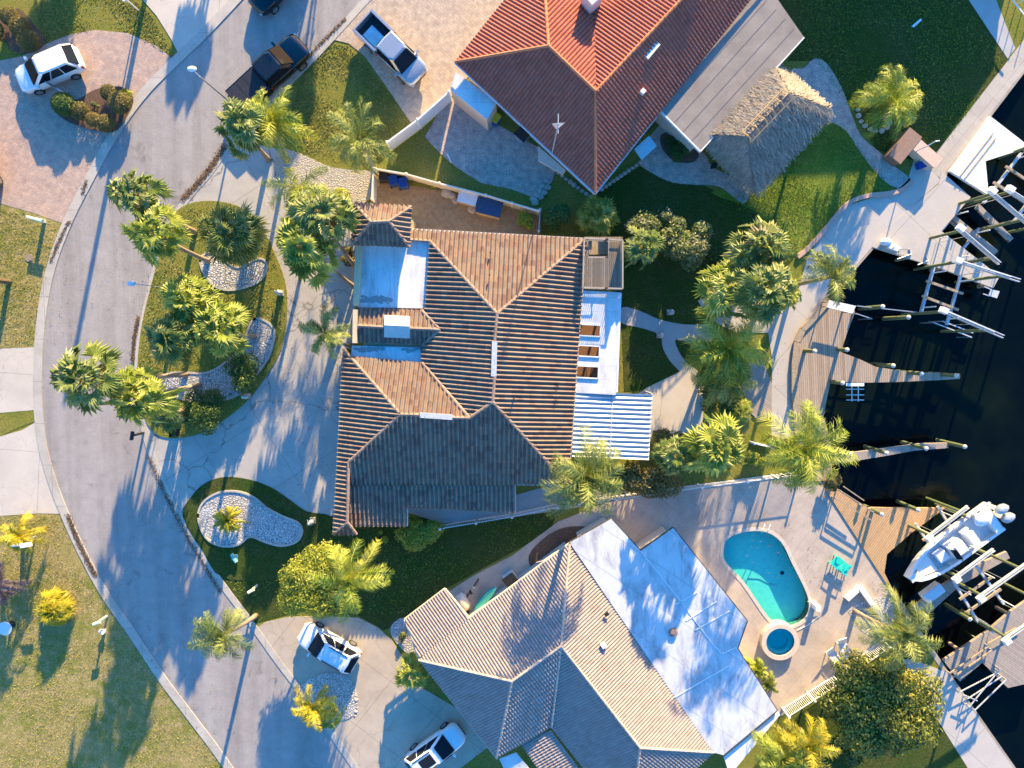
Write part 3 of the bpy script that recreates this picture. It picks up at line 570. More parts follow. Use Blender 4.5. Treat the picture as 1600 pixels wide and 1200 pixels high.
slab(hm, 'flat_roof', [(562, 384), (640, 386), (640, 378), (672, 377), (666, 482), (558, 480)], 3.12, M_WST)
slab(hm, 'flat_roof', [(550, 540), (662, 543), (660, 570), (548, 560)], 3.1, M_WST)
def stain(parent, pts, z, seed, n=60):
    rn = random.Random(seed); b = MB()
    (x0, y0), (x1, y1) = pts
    for _ in range(n):
        x, y = rn.uniform(x0, x1), rn.gauss((y0+y1)/2, (y1-y0)/5); q = P(x, y, z); rr = rn.uniform(.05, .22); k = 7
        b.add([(q.x+rr*rn.uniform(.6, 1.4)*math.cos(6.283*i/k), q.y+.6*rr*rn.uniform(.6, 1.2)*math.sin(6.283*i/k), z+rn.random()*.006) for i in range(k)], [tuple(range(k))])
    b.build('dirt_patch', simple('roof_dirt', (.2, .2, .2), (.45, .45, .45), 30, .9), parent)
stain(hm, ((565, 462), (612, 474)), 3.128, 2, 90); stain(hm, ((555, 542), (600, 549)), 3.108, 3, 40); stain(hm, ((630, 543), (655, 550)), 3.108, 3, 8)
b = MB(); b.beam(P(561, 385, 3.3), P(557, 478, 3.3), .35, .5); b.beam(P(557, 484, 3.4), P(556, 536, 3.4), .28, .8); b.build('parapet', M_STUC, hm)
b = MB(); b.beam(P(773, 533, 5.2), P(771.5, 588, 5.2), .34, .1); b.build('ridge_vent', M_ALU, hm)
b = MB(); b.beam(P(656, 648.5, 4.84), P(707, 652, 4.84), .34, .1); b.build('ridge_vent', M_ALU, hm)
b = MB(); q = [P(600, 492, 3.75), P(640, 494, 3.75), P(640, 510, 4.05), P(600, 508, 4.05), P(600, 527, 3.66), P(640, 529, 3.66)]
b.add(q, [(0, 1, 2, 3), (3, 2, 5, 4)]); b.add([v-Vector((0, 0, .25)) for v in q]+q, [(0, 1, 7, 6), (1, 2, 8, 7), (2, 5, 11, 8), (5, 4, 10, 11), (4, 3, 9, 10), (3, 0, 6, 9)])
b.build('skylight_cover', simple('skylight_panel', (.5, .5, .46), (.42, .44, .44), 3, .3), hm)
for x, y in ((766, 395), (765, 430), (803, 622), (868, 625), (871, 600)):
    b = MB(); q = P(x, y, 3.6 if y < 500 else 4.); q.z = 3.4+.025*(y-373)*.8 if y < 500 else (4.75 if x < 850 else 3.5); b.cyl((P(x, y, q.z)), .05, .35, 8); b.build('vent_pipe', M_DKMET, hm)
fascia(hm, [[(915, 374, 2.98), (888, 757, 2.98)], [(805, 757, 2.9), (886, 758, 2.95)], [(805, 758, 2.8), (805, 800, 2.6)], [(636, 794, 2.6), (636, 822, 2.45)], [(640, 358, 2.98), (914, 373, 2.98)], [(537, 546, 3.05), (521, 834, 3.)]], M_WTRIM)
# east flat roof with openings, corrugated awning, upper deck
zE = 2.9; ev = {}
def EP(u, v): return (894-7*v+(76-1*v)*u, 453+4*u+160*v)      # 0..1 in both
rows = [0, .33, .44, .535, .64, .735, .85, 1]; bE = MB()
for i in range(7):
    hole = i in (1, 3, 5)
    for (u0, u1) in (((0, .12), (.62, 1)) if hole else ((0, 1),)):
        bE.prism([P(*EP(u, v), zE) for u, v in ((u0, rows[i]), (u1, rows[i]), (u1, rows[i+1]), (u0, rows[i+1]))], zE-.25, zE)
bE.build('patio_roof', M_WHITE, hm)
b = MB()
for i in (1, 3, 5):
    for (u0, v0, u1, v1) in ((.12, rows[i], .62, rows[i]), (.12, rows[i+1], .62, rows[i+1]), (.12, rows[i], .12, rows[i+1]), (.62, rows[i], .62, rows[i+1])): b.beam(P(*EP(u0, v0), zE+.04), P(*EP(u1, v1), zE+.04), .08, .1)
b.build('opening_curb', M_WTRIM, hm)
b = MB(); b.prism([P(*EP(u, v), 1.0) for u, v in ((-.1, .1), (1, .1), (1, .98), (-.1, .98))], .05, .16); b.build('patio_floor', simple('terracotta_floor', (.2, .1, .06), (.15, .08, .05), 5, .7), hm)
fascia(hm, [[(970, 458, 2.85), (964, 613, 2.85)], [(894, 454, 2.85), (970, 458, 2.85)]], M_WTRIM)
b = MB()
for u, v in ((.97, .02), (.97, .5), (.97, .98)): q = P(*EP(u, v), zE); b.box((q.x, q.y, 1.3), (.14, .14, 2.7))
b.build('patio_post', M_WTRIM, hm)
aw = thing('patio_awning', 'corrugated white metal awning roof beside the central house', 'awning', P(955, 665, 0))
a0, a1, a2, a3 = P(899, 612, 2.75), P(1019, 616, 2.45), P(1013, 718, 2.45), P(894, 713, 2.75)
def awn(mb, f0, f1, nr=14, K=8):
    rings = []
    for j in (f0, f1):
        p, q = a0.lerp(a1, j), a3.lerp(a2, j); row = []
        for i in range(nr*K+1):
            t = i/(nr*K); h = .14*(abs(((t*nr) % 1)-.5)*2); v = p.lerp(q, t); row.append(v+Vector((0, 0, h)))
        rings.append(row)
    mb.loft(rings, False, closed=False)
m_awn = simple('awning_metal', (.5, .54, .58), (.42, .46, .5), 2, .4, metal=.1)
b = MB(); awn(b, 0, .48); awn(b, .49, 1); b.build('corrugated_sheet', m_awn, aw)
b = MB(); b.beam(a0+Vector((0, 0, -.05)), a3+Vector((0, 0, -.05)), .08, .12); b.beam(a1+Vector((0, 0, -.05)), a2+Vector((0, 0, -.05)), .08, .12); b.beam(a0.lerp(a1, .485)+Vector((0, 0, .12)), a3.lerp(a2, .485)+Vector((0, 0, .12)), .07, .05); b.build('edge_beam', M_ALU, aw)
for q in (a1, a2, a1.lerp(a2, .5)): b = MB(); b.box((q.x, q.y, 1.2), (.1, .1, 2.4)); b.build('post', M_ALU, aw)
dk = thing('upper_deck', 'raised grey timber deck with railing and stair opening at the house corner', 'deck', P(943, 412, 0))
zD = 3.; c0, c1, c2, c3 = (913, 373), (973, 376), (973, 452), (911, 449)
b = MB()
for (x0, y0, x1, y1) in ((913, 400, 972, 451), (950, 373, 973, 400), (913, 373, 920, 400), (913, 370, 973, 375)):
    b.prism([P(x, y, zD) for x, y in ((x0, y0), (x1, y0), (x1, y1), (x0, y1))], zD-.12, zD)
b.build('deck_boards', m_wood('deck_grey_boards', [(0, (.2, .17, .13)), (1, (.33, .28, .22))], .14, 0), dk)
b = MB()
rp = [(913, 372), (973, 375), (973, 451), (911, 449), (913, 372)]
for i in range(4):
    p, q = P(*rp[i], zD+1.), P(*rp[i+1], zD+1.); b.beam(p, q, .09, .06); b.beam(p-Vector((0, 0, .85)), q-Vector((0, 0, .85)), .05, .05); L = (q-p).length
    for k in range(int(L/.14)+1): v = p.lerp(q, k*.14/L); b.box((v.x, v.y, zD+.5), (.035, .035, 1.))
p, q, v = P(919, 402, zD+1.), P(950, 402, zD+1.), P(951, 373, zD+1.); b.beam(p, q, .07, .05); b.beam(q, v, .07, .05)
b.build('railing', m_wood('rail_wood', [(0, (.3, .26, .2)), (1, (.4, .34, .27))], 2.), dk)
b = MB()
for k in range(9): q = P(922+k*3.2, 386, 2.8-k*.3); b.box(q, (.24, 1.0, .05))
b.build('stair', M_PILEB, dk)
for x, y in ((915, 375), (971, 378), (970, 448), (914, 446)): q = P(x, y, zD); b = MB(); b.box((q.x, q.y, zD/2-.1), (.15, .15, zD-.1)); b.build('post', M_PILEB, dk)
# ---- red roof house
hr = thing('house', 'house with the bright terracotta roof and grey flat wing by the thatched hut', 'house', P(930, 150, 0))
r = Roof(.235, .085, .36, .035, 5, 6, 1.3)
A, B_ = (857, 72, 5.1), (931, 143, 5.1)
r.face([(711, 97, 3.2), (930, 301, 3.2), B_, A]); r.face([(930, 301, 3.2), (1231, -73, 3.2), (1102, -41, 5.05), B_])
r.face([(711, 97, 3.2), A, (852, 0, 4.2), (847, -60, 3.4), (838, -62, 3.2)]); r.face([A, B_, (928, -14, 3.2), (847, -60, 3.4), (852, 0, 4.2)]); r.face([B_, (1102, -41, 5.05), (1110, -205, 3.2), (928, -14, 3.2)])
for a, b in (((711, 97, 3.2), A), (A, B_), (A, (852, 0, 4.2)), ((852, 0, 4.2), (847, -60, 3.4)), (B_, (930, 301, 3.2)), (B_, (1102, -41, 5.05))): r.cap(a, b, .11)
r.finish(hr, M_RED, M_REDC)
walls(hr, [(711, 97), (930, 301), (1231, -73), (1110, -205), (928, -14), (838, -62)], 3.2, .55, M_STUC2)
fascia(hr, [[(711, 98, 3.15), (930, 303, 3.15), (1026, 182, 3.15)]], simple('blue_white_gutter', (.62, .66, .72), (.5, .55, .62), 3, .4), w_=.12)
fl = [(1172, 0), (1195, -30), (1256, 58), (1094, 235), (1024, 165)]
slab(hr, 'flat_roof', fl, 3.0, M_GREYR, .22)
b = MB()
for k in range(1, 5):
    t = k/5; b.beam(P(1024+t*70, 165+t*70, 3.01), P(1184+t*72, -15+t*73, 3.01), .03, .02)
b.build('roof_seam', simple('roof_seam', (.2, .18, .17), (.17, .15, .15)), hr)
fascia(hr, [[(1256, 59, 2.95), (1094, 237, 2.95), (1026, 168, 2.95)]], M_WTRIM, 'fascia', .08, .26)
b = MB(); b.prism(inset([P(x, y, 3) for x, y in fl], .4), -.2, 2.8); b.build('wing_wall', M_STUC2, hr)
b = MB(); q = P(925, -4, 4.6); b.box((q.x, q.y, 4.), (.9, .9, 2.2), R(40)); b.box((q.x, q.y, 5.15), (1.05, 1.05, .12), R(40)); b.build('chimney', M_STUC2, hr)
b = MB(); q = P(1018, 79, 4.65); b.box(q, (1.15, .4, .28), R(50)); b.build('ridge_box_vent', M_WTRIM, hr)
b = MB(); q = P(1004, 144, 4.2); b.box(q, (.28, .28, .5), R(50)); b.build('vent_pipe', M_WTRIM, hr)
b = MB(); b.prism([P(x, y, 2.6) for x, y in ((712, 112), (776, 160), (761, 187), (704, 140))], 2.5, 2.62); b.build('annex_roof', M_WHITE, hr)
b = MB(); b.prism(inset([P(x, y, 2.6) for x, y in ((712, 112), (776, 160), (761, 187), (704, 140))], .02), -.1, 2.5); b.build('annex_wall', simple('peach_stucco', (.66, .5, .38), (.58, .44, .34), 3, .9), hr)
b = MB(); b.prism([P(x, y, 2.0) for x, y in ((991, 233), (1014, 212), (1026, 228), (1003, 250))], 1.9, 2.02); b.build('side_canopy', M_ALU, hr)
b = MB(); b.prism([P(x, y, 1.4) for x, y in ((841, 228), (884, 266), (880, 272), (841, 250))], 1.0, 1.4); b.build('meter_cabinet', M_STUC2, hr)
b = MB(); q0 = P(862, 242, 2.6); q1 = Vector((q0.x, q0.y, 9.0)); b.tube([q0, q1], .035, 6)
for k in range(5): b.beam(q1+Vector((-.35+.06*k, 0, -.2*k)), q1+Vector((.35-.06*k, .05, -.2*k)), .03, .03)
b.beam(q1+Vector((0, -.5, -.1)), q1+Vector((0, .6, -.1)), .04, .04); b.build('aerial', M_ALU, hr)
# ---- south house
hs_ = thing('house', 'house with the pale sand coloured tile roof and white membrane roof by the pool', 'house', P(900, 1060, 0))
r = Roof(.21, .075, .36, .03, 9, 6, 1.3)
K1, K2, K3 = (877, 1009, 4.7), (800, 1064, 4.7), (1000, 1168, 4.7)
r.face([(668, 1018, 3.), (733, 967, 3.), (890, 850, 3.), K1, K2, (655, 1031, 3.)]); r.face([(632, 968, 2.4), (695, 920, 2.4), (733, 967, 2.98), (655, 1028, 2.98)])
r.face([(655, 1031, 3.), K2, (776, 1184, 3.)]); r.face([K2, K1, (862, 1135, 3.1), (776, 1184, 3.)]); r.face([K1, K3, (985, 1292, 3.), (862, 1137, 3.1)])
r.face([(890, 850, 3.), (1115, 1175, 3.), K3, K1]); r.face([K3, (1115, 1175, 3.), (985, 1292, 3.)])
r.face([(814, 1162, 2.7), (861, 1140, 3.), (915, 1215, 3.), (868, 1240, 2.7)])
for a, b in (((890, 850, 3.), K1), (K1, K2), (K2, (655, 1031, 3.)), (K2, (776, 1184, 3.)), (K1, (862, 1135, 3.15)), (K1, K3), (K3, (1115, 1175, 3.)), (K3, (985, 1292, 3.))): r.cap(a, b, .1)
r.finish(hs_, M_SAND, M_SANDC)
walls(hs_, [(655, 1031), (733, 967), (890, 850), (1115, 1175), (985, 1292), (862, 1137), (776, 1184)], 3., .5, M_STUC2)
fascia(hs_, [[(632, 968, 2.35), (695, 920, 2.35), (733, 966, 2.9)], [(733, 966, 2.93), (890, 849, 2.95)], [(632, 968, 2.35), (655, 1030, 2.9), (776, 1185, 2.93)]], simple('pale_trim', (.62, .6, .5), (.56, .54, .46), 3, .5))
FR = [(890, 848), (955, 811), (1001, 861), (1052, 825), (1167, 970), (1152, 1013), (1214, 1110), (1130, 1180), (1113, 1175)]
slab(hs_, 'membrane_roof', FR, 3.12, M_WHITE2, .2)
b = MB(); b.prism(inset([P(x, y, 3.1) for x, y in FR], .5), -.2, 2.9); b.build('rear_wall', M_STUC2, hs_)
fascia(hs_, [[(890, 848, 3.06), (955, 811, 3.06), (1001, 861, 3.06), (1052, 825, 3.06), (1167, 970, 3.06), (1152, 1013, 3.06), (1214, 1110, 3.06), (1130, 1181, 3.06)]], simple('dark_gutter', (.06, .065, .075), (.04, .045, .05), 5, .5), w_=.12, h_=.2)
b = MB()
for ln in (((1001, 861), (1058, 932), (1110, 1002), (1128, 1022)), ((1055, 945), (1090, 925)), ((1072, 970), (1120, 940)), ((1086, 985), (1140, 955)), ((1128, 1022), (1150, 1012)), ((1050, 1092), (1140, 1040))):
    for i in range(len(ln)-1): b.beam(P(*ln[i], 3.14), P(*ln[i+1], 3.14), .07, .035)
b.build('membrane_seam', M_WTRIM, hs_)
b = MB(); b.cyl(P(1052, 988, 3.13), .33, .16, 20, .26); b.cyl(P(1052, 988, 3.28), .16, .05, 14); b.build('round_vent', simple('rusty_vent', (.28, .2, .18), (.2, .14, .13), 6, .7), hs_)
b = MB(); b.box(P(943, 1008, 4.05), (.32, .32, .3), R(35)); b.build('roof_vent', M_WTRIM, hs_)
b = MB(); b.box(P(948, 960, 3.6), (.3, .22, .12), R(35)); b.build('roof_vent', M_BLK, hs_)
b = MB(); b.prism([P(x, y, 2.6) for x, y in ((780, 1186), (806, 1176), (836, 1212), (806, 1240))], 2.52, 2.6); b.build('porch_roof', M_WHITE, hs_)
b = MB(); b.prism([P(x, y, 2.9) for x, y in ((1131, 1183), (1216, 1112), (1219, 1117), (1150, 1200), (1140, 1210))], 2.78, 2.9); b.build('side_eave', M_WTRIM, hs_)
# ---- thatched hut
tk = thing('thatched_hut', 'open hut with a shaggy palm thatch roof on the lawn by the waterfront', 'hut', P(1195, 195, 0))
cor = [(1098, 210, 2.5), (1204, 94, 2.5), (1299, 172, 2.5), (1178, 302, 2.5)]; q0, q1 = (1168, 213, 4.6), (1232, 146, 4.6)
def thatch(parent):
    rn = np.random.default_rng(4); tv, tf, tr = [], [], []; base = MB()
    faces = [(cor[0], cor[1], q1, q0), (cor[1], cor[2], q1), (cor[2], cor[3], q0, q1), (cor[3], cor[0], q0)]
    for f in faces:
        pts = [P(*v) for v in f]; base.add(pts, [tuple(range(len(pts)))]); c, n = fit_plane(pts)
        V = Vector((0, 0, -1)); V = (V-n*V.dot(n)).normalized(); U = V.cross(n)
        tris = [(pts[0], pts[1], pts[2])]+([(pts[0], pts[2], pts[3])] if len(pts) == 4 else [])
        for t in tris:
            ar = (t[1]-t[0]).cross(t[2]-t[0]).length/2
            for _ in range(int(ar*230)):
                a, b2 = rn.random(2)
                if a+b2 > 1: a, b2 = 1-a, 1-b2
                p = t[0]+(t[1]-t[0])*a+(t[2]-t[0])*b2; L = rn.uniform(.3, .75); wd = rn.uniform(.012, .035)
                d = (V+U*rn.normal(0, .3)+n*rn.uniform(-.02, .22)).normalized(); s_ = d.cross(n).normalized()*wd; p = p+n*rn.uniform(.0, .1)
                k = len(tv); e = p+d*L; tv += [tuple(p-s_), tuple(p+s_), tuple(e+s_*.5+n*.01), tuple(e-s_*.5)]; tf.append((k, k+1, k+2, k+3)); tr.append(rn.random())
    base.add([P(*v)-Vector((0, 0, .25)) for v in cor]+[P(*v) for v in cor], [(0, 1, 5, 4), (1, 2, 6, 5), (2, 3, 7, 6), (3, 0, 4, 7), (3, 2, 1, 0)])
    m = MB(); m.add(tv, tf); n0 = len(tf)
    for i, f in enumerate(base.f): pass
    m.add(base.v, base.f); tr += [.4]*(len(m.f)-n0); return m.build('thatch_roof', M_THATCH, parent, rnd=tr)
th = thatch(tk)
b = MB(); p, q = P(1168, 213, 4.78), P(1232, 146, 4.78); d = (q-p).normalized(); s_ = Vector((-d.y, d.x, 0))*.42
for o in (-1, 1): b.tube([p+s_*o-Vector((0, 0, .12)), q+s_*o-Vector((0, 0, .12))], .045, 6)
for k in range(6): v = p.lerp(q, k/5); b.tube([v-s_*1.25+Vector((0, 0, -.2)), v+Vector((0, 0, .12)), v+s_*1.25+Vector((0, 0, -.2))], .04, 6)
b.build('bamboo_ridge', simple('bamboo', (.45, .3, .16), (.36, .24, .13), 5, .7), th)
fp = inset([P(*v) for v in cor], .7)
for q in fp: b = MB(); b.cyl((q.x, q.y, 0), .11, 2.75, 10); b.build('post', M_BARKD, tk)
# ---- houses and trees just outside the frame whose shadows fall into it
nh = thing('house', 'neighbouring house north of the dark lawn beyond the frame', 'house', P(1400, -230, 0))
b = MB(); zz = lambda x, y, z: P(x, y, 0)+Vector((0, 0, z))
fpn = [zz(1200, -130, 0), zz(1625, -150, 0), zz(1645, -345, 0), zz(1200, -345, 0)]; b.prism(inset(fpn, .5), 0, 3.2); b.build('wall', M_STUC2, nh)
b = MB(); v = [q+Vector((0, 0, 3.2)) for q in fpn]+[zz(1300, -225, 6.3), zz(1585, -240, 6.3)]; b.add(v, [(0, 1, 5, 4), (1, 2, 5), (2, 3, 4, 5), (3, 0, 4), (3, 2, 1, 0)]); b.build('roof', M_GREYR, nh)
# ------------------------------------------------------------------ vehicles
def rrect(hw, zb, zt, k=.12, top=.72):
    """half-width, bottom and top heights -> closed ring in (y, z)"""
    pts = [(hw*.9, zb), (hw, zb+(zt-zb)*.18), (hw, zb+(zt-zb)*.55), (hw*.975, zt-k*.9), (hw*.93, zt-k*.35), (hw*top, zt), (0, zt+.015)]
    return pts+[(-y, z) for y, z in pts[-2::-1]]
def car(name, label, cat, st, loc, hd, m, cab, wheels, L=4.7, open_door=False, sunroof=False, bed=None, rails=False, group=None):
    """st: list of (x, halfwidth, zbottom, ztop); cab: dict of cabin stations"""
    t = thing(name, label, cat, (0, 0, 0), group)
    b = MB(); rings = [[Vector((x, y, z)) for y, z in rrect(hw, zb, zt)] for x, hw, zb, zt in st]; b.loft(rings)
    body = b.build('body', m, t, smooth=True)
    xb, xt0, xt1, xf, wb, wt, zb, zt = cab   # rear base x, roof rear x, roof front x, windshield base x
    # cabin shell
    b = MB(); ring = lambda x0, x1, hw, z: [Vector((x0, -hw, z)), Vector((x0+.08, -hw*1.0, z)), Vector((x1-.25, -hw, z)), Vector((x1, -hw*.78, z)), Vector((x1, 0, z)), Vector((x1, hw*.78, z)), Vector((x1-.25, hw, z)), Vector((x0+.08, hw, z)), Vector((x0, hw, z)), Vector((x0-.05, 0, z))]
    R0, R1, R2, R3 = ring(xb, xf, wb, zb-.05), ring(xb+(xt0-xb)*.75, xf+(xt1-xf)*.75, wb+(wt-wb)*.75, zb+(zt-zb)*.8), ring(xt0, xt1, wt, zt-.05), ring(xt0+.1, xt1-.12, wt*.9, zt)
    b.loft([R0, R2, R3]); b.build('roof', m, t, smooth=False)
    def quad(nm, pts, mm=M_DGLASS, off=.012):
        pts = [Vector(p) for p in pts]; n = (pts[1]-pts[0]).cross(pts[2]-pts[0]).normalized()
        q = MB(); q.add([p+n*off for p in pts]+[p-n*.02 for p in pts], [(0, 1, 2, 3), (0, 4, 5, 1), (1, 5, 6, 2), (2, 6, 7, 3), (3, 7, 4, 0)]); return q.build(nm, mm, t)
    def lp(a, b2, f): return a+(b2-a)*f
    # windscreen in two levels following the shell
    wsb, wst = (xf+.07, wb*.86, zb-.02), (xt1+.03, wt*.86, zt-.06)
    quad('windscreen', [(wsb[0], -wsb[1], wsb[2]), (wsb[0], wsb[1], wsb[2]), (wst[0], wst[1], wst[2]), (wst[0], -wst[1], wst[2])], off=.05)
    rb, rt = (xb-.06, wb*.8, zb+.05), (xt0-.04, wt*.82, zt-.08)
    quad('rear_window', [(rb[0], rb[1], rb[2]), (rb[0], -rb[1], rb[2]), (rt[0], -rt[1], rt[2]), (rt[0], rt[1], rt[2])], off=.04)
    for s in (1, -1):
        n_ = 2 if (xf-xb) < 2.4 else 3
        for i in range(n_):
            f0, f1 = i/n_+.02, (i+1)/n_-.02
            if open_door and s == open_door and i == 1: mm = M_BLK
            else: mm = M_DGLASS
            B0, B1 = lp(xb+.12, xf-.2, f0), lp(xb+.12, xf-.2, f1); T0, T1 = lp(xt0+.12, xt1-.18, f0), lp(xt0+.12, xt1-.18, f1)
            p = [(B0, s*wb, zb+.03), (B1, s*wb, zb+.03), (T1, s*(wt+.01), zt-.1), (T0, s*(wt+.01), zt-.1)]
            quad('side_window', p[::-1] if s > 0 else p, mm, .03)
    for wx in wheels[0]:
        for s in (1, -1):
            y = s*wheels[1]; w_ = MB(); w_.tube([(wx, y-.11, wheels[2]), (wx, y+.11, wheels[2])], wheels[2], 20); tyre = w_.build('wheel', M_BLK, t)
            q = MB(); q.tube([(wx, y+s*.10, wheels[2]), (wx, y+s*.125, wheels[2])], wheels[2]*.62, 14); q.build('rim', M_RIM, tyre)
    fx, rx, hw = st[-1][0], st[0][0], st[-2][1]
    for s in (1, -1):
        q = MB(); q.box((fx-.14, s*hw*.8, st[-2][3]-.2), (.3, .26, .14), rz=-s*.45); q.build('headlight', simple('lamp_lens', (.6, .62, .64), (.5, .5, .52), 4, .1), t)
        q = MB(); q.box((rx+.1, s*st[1][1]*.88, st[1][3]-.22), (.14, .22, .26), rz=s*.3); q.build('tail_light', simple('red_lens', (.4, .02, .02), (.3, .015, .015), 4, .15), t)
        q = MB(); q.box((xf-.15, s*(wb+.17), zb+.02), (.14, .24, .14)); q.build('mirror', m, t)
        if rails: q = MB(); q.beam((xt0+.25, s*wt*.86, zt+.03), (xt1-.35, s*wt*.86, zt+.03), .05, .05); q.build('roof_rail', M_BLK, t)
    if sunroof: q = MB(); q.box(((xt0+xt1)/2+.1, 0, zt+.012), (1.05, .8, .02)); q.build('sunroof', M_DGLASS, t)
    q = MB(); q.box((fx-.02, 0, st[-1][3]-.25), (.06, 1.0, .16)); q.build('grille', M_BLK, t)
    if bed:
        x0, x1, zf = bed; q = MB(); q.box(((x0+x1)/2, 0, zf), (x1-x0, st[1][1]*1.72, .03)); q.build('bed_floor', M_BLK, t)
    if open_door:
        s = open_door; q = MB(); q.add([(.42, s*.93, .35), (-.2, s*1.72, .35), (-.2, s*1.72, 1.05), (.42, s*.93, 1.05), (.38, s*.8, 1.5), (-.12, s*1.4, 1.5), (-.25, s*1.66, .35), (.36, s*.88, .35), (-.25, s*1.66, 1.05), (.36, s*.88, 1.05)], [(0, 1, 2, 3), (6, 7, 9, 8), (1, 6, 8, 2), (3, 2, 8, 9), (0, 7, 6, 1)])
        d = q.build('open_door', m, t); q = MB(); q.add([(.4, s*.92, 1.06), (-.2, s*1.70, 1.06), (-.12, s*1.42, 1.5), (.36, s*.8, 1.5)], [(0, 1, 2, 3)]); q.build('door_glass', M_DGLASS, d)
    t.location = loc; t.rotation_euler.z = hd; return t
PW = paint('white_car_paint', (.74, .76, .78)); PB = paint('black_car_paint', (.008, .01, .014), .18, .25); PS = paint('silver_car_paint', (.42, .43, .45), .25, .8, .5); PR = paint('red_car_paint', (.4, .02, .02)); PD = paint('dark_grey_car_paint', (.03, .032, .036))
SUV = [(-2.3, .62, .45, .85), (-2.25, .8, .34, 1.0), (-1.9, .9, .3, 1.05), (-1.0, .93, .28, 1.06), (.3, .93, .28, 1.05), (1.0, .92, .28, 1.02), (1.6, .9, .3, .97), (2.05, .82, .32, .88), (2.25, .66, .36, .78), (2.32, .45, .4, .68)]
CSUV = (-2.15, -1.75, .35, 1.15, .86, .66, 1.04, 1.68)
g0 = lambda x, y: P(x, y, 0)
def at(x, y, z=.9): q = P(x, y, z); return (q.x, q.y, .03)
car('parked_car', 'white hatchback SUV with an open rear door on pink brick pavers', 'car', SUV, at(74, 107), R(202), PW, CSUV, ((-1.35, 1.4), .84, .35), open_door=1)
car('parked_car', 'white SUV with roof rails under the round leafy tree', 'car', SUV, at(513, 1013), R(149.5), PW, CSUV, ((-1.35, 1.4), .84, .35), rails=True)
car('parked_car', 'white SUV with dark sunroof by the sand tile house at the bottom edge', 'car', SUV, at(680, 1173), R(36), paint('pearl_white_paint', (.72, .74, .76)), CSUV, ((-1.35, 1.4), .84, .35), sunroof=True, rails=True)
car('parked_car', 'black car entering at the top edge of the street', 'car', SUV, at(432, -30), R(226), PB, CSUV, ((-1.35, 1.4), .84, .35))
car('parked_car', 'dark red car cut off by the left edge on the pavers', 'car', SUV, at(-38, 252), R(100), PR, CSUV, ((-1.35, 1.4), .84, .35))
def pickup(label, loc, hd, m, L, bedcover, cargo=None):
    h = L/2; cb = -h+.02
    st = [(-.62, .95, .45, 1.18), (.4, .97, .42, 1.2), (1.1, .97, .42, 1.2), (1.6, .96, .42, 1.19), (h-.45, .95, .45, 1.12), (h-.15, .88, .48, 1.02), (h, .66, .52, .9)]
    t = car('pickup_truck', label, 'pickup', st, (0, 0, 0), 0, m, (-.62, -.5, .95, 1.62, .88, .72, 1.18, 1.85), ((-h+1.25, h-1.05), .88, .4))
    b = MB(); Lb = h-.62; xm = (-h-.62)/2
    for s in (1, -1): b.box((xm, s*.9, .85), (Lb, .12, .7)); b.box((xm, s*.86, 1.21), (Lb, .14, .04))
    b.box((-h+.04, 0, .85), (.09, 1.75, .68)); b.box((-.66, 0, .85), (.08, 1.75, .7)); b.build('cargo_bed', m, t, smooth=False)
    b = MB(); b.box((xm, 0, .62), (Lb-.1, 1.7, .06)); b.build('bed_floor', simple('bed_liner', (.03, .03, .035), (.05, .05, .06), 6, .7), t)
    b = MB(); b.box((-h-.08, 0, .55), (.16, 1.8, .18)); b.build('rear_bumper', M_DKMET, t)
    if bedcover:
        b = MB(); b.box((xm, 0, 1.24), (Lb-.05, 1.66, .04)); b.build('bed_cover', simple('vinyl_bed_cover', (.02, .022, .03), (.03, .03, .04), 4, .5), t)
        b = MB(); [b.box((xm+dx, 0, 1.265), (.03, 1.6, .015)) for dx in (-.3, .3)]; b.build('cover_rib', M_DKMET, t)
    t.location = loc; t.rotation_euler.z = hd; return t
q = P(420, 113, 1.); pickup('black crew cab pickup with covered bed parked on the street', (q.x, q.y, .01), R(41.5), PB, 6.1, True)
q = P(612, 78, .9); tp = pickup('silver pickup with an open bed on the tan paver drive', (q.x, q.y, .03), R(-44), PS, 5.3, False)
b = MB(); q = P(584, 57, 1.1); b.box((q.x, q.y, .86), (1.25, 1.0, .36), R(-44)); b.box((q.x, q.y, 1.06), (1.2, .9, .06), R(-44)); tag(b.build('cargo_crate', simple('bright_blue_tarp', (.01, .16, .42), (.01, .1, .3), 4, .5), loc=(q.x, q.y, .6)), 'bright blue tarp bundle lying in the open pickup bed', 'tarp')
# ---- motor boat on its lift
bt = thing('motor_boat', 'white centre console motor boat with two outboards raised on a lift', 'boat', (0, 0, 0))
L = 7.4; S = []
for i in range(15):
    t = i/14; x = -L/2+L*t; hw = 1.22*(1-max(0, (t-.42)/.58)**2.3)**.62 if t < 1 else .02; hw = max(hw, .03); S.append((x, hw, .95+.35*t*t, .1+.55*max(0, t-.6)**1.3*1.6))
def hull(m, S, inn=0.):
    rings = []
    for x, hw, zt, zk in S:
        rings.append([Vector((x, -hw, zt)), Vector((x, -hw*.93, zt-.35)), Vector((x, -hw*.8, zk+.28)), Vector((x, 0, zk)), Vector((x, hw*.8, zk+.28)), Vector((x, hw*.93, zt-.35)), Vector((x, hw, zt))])
    m.loft(rings, False, closed=False); m.add(rings[0], [tuple(range(7))]); return m
gel = paint('white_gelcoat', (.76, .77, .78), .25, .4); M_INT = simple('boat_deck_nonskid', (.62, .64, .64), (.54, .57, .58), 3, .6)
hl = hull(MB(), S).build('hull', gel, bt, smooth=False)
b = MB()   # gunwale
for s in (1, -1):
    rr = [[Vector((x, s*hw, zt)), Vector((x, s*hw, zt+.05)), Vector((x, s*max(hw-.2, .0), zt+.05)), Vector((x, s*max(hw-.2, 0), zt-.03))] for x, hw, zt, zk in S]; b.loft(rr)
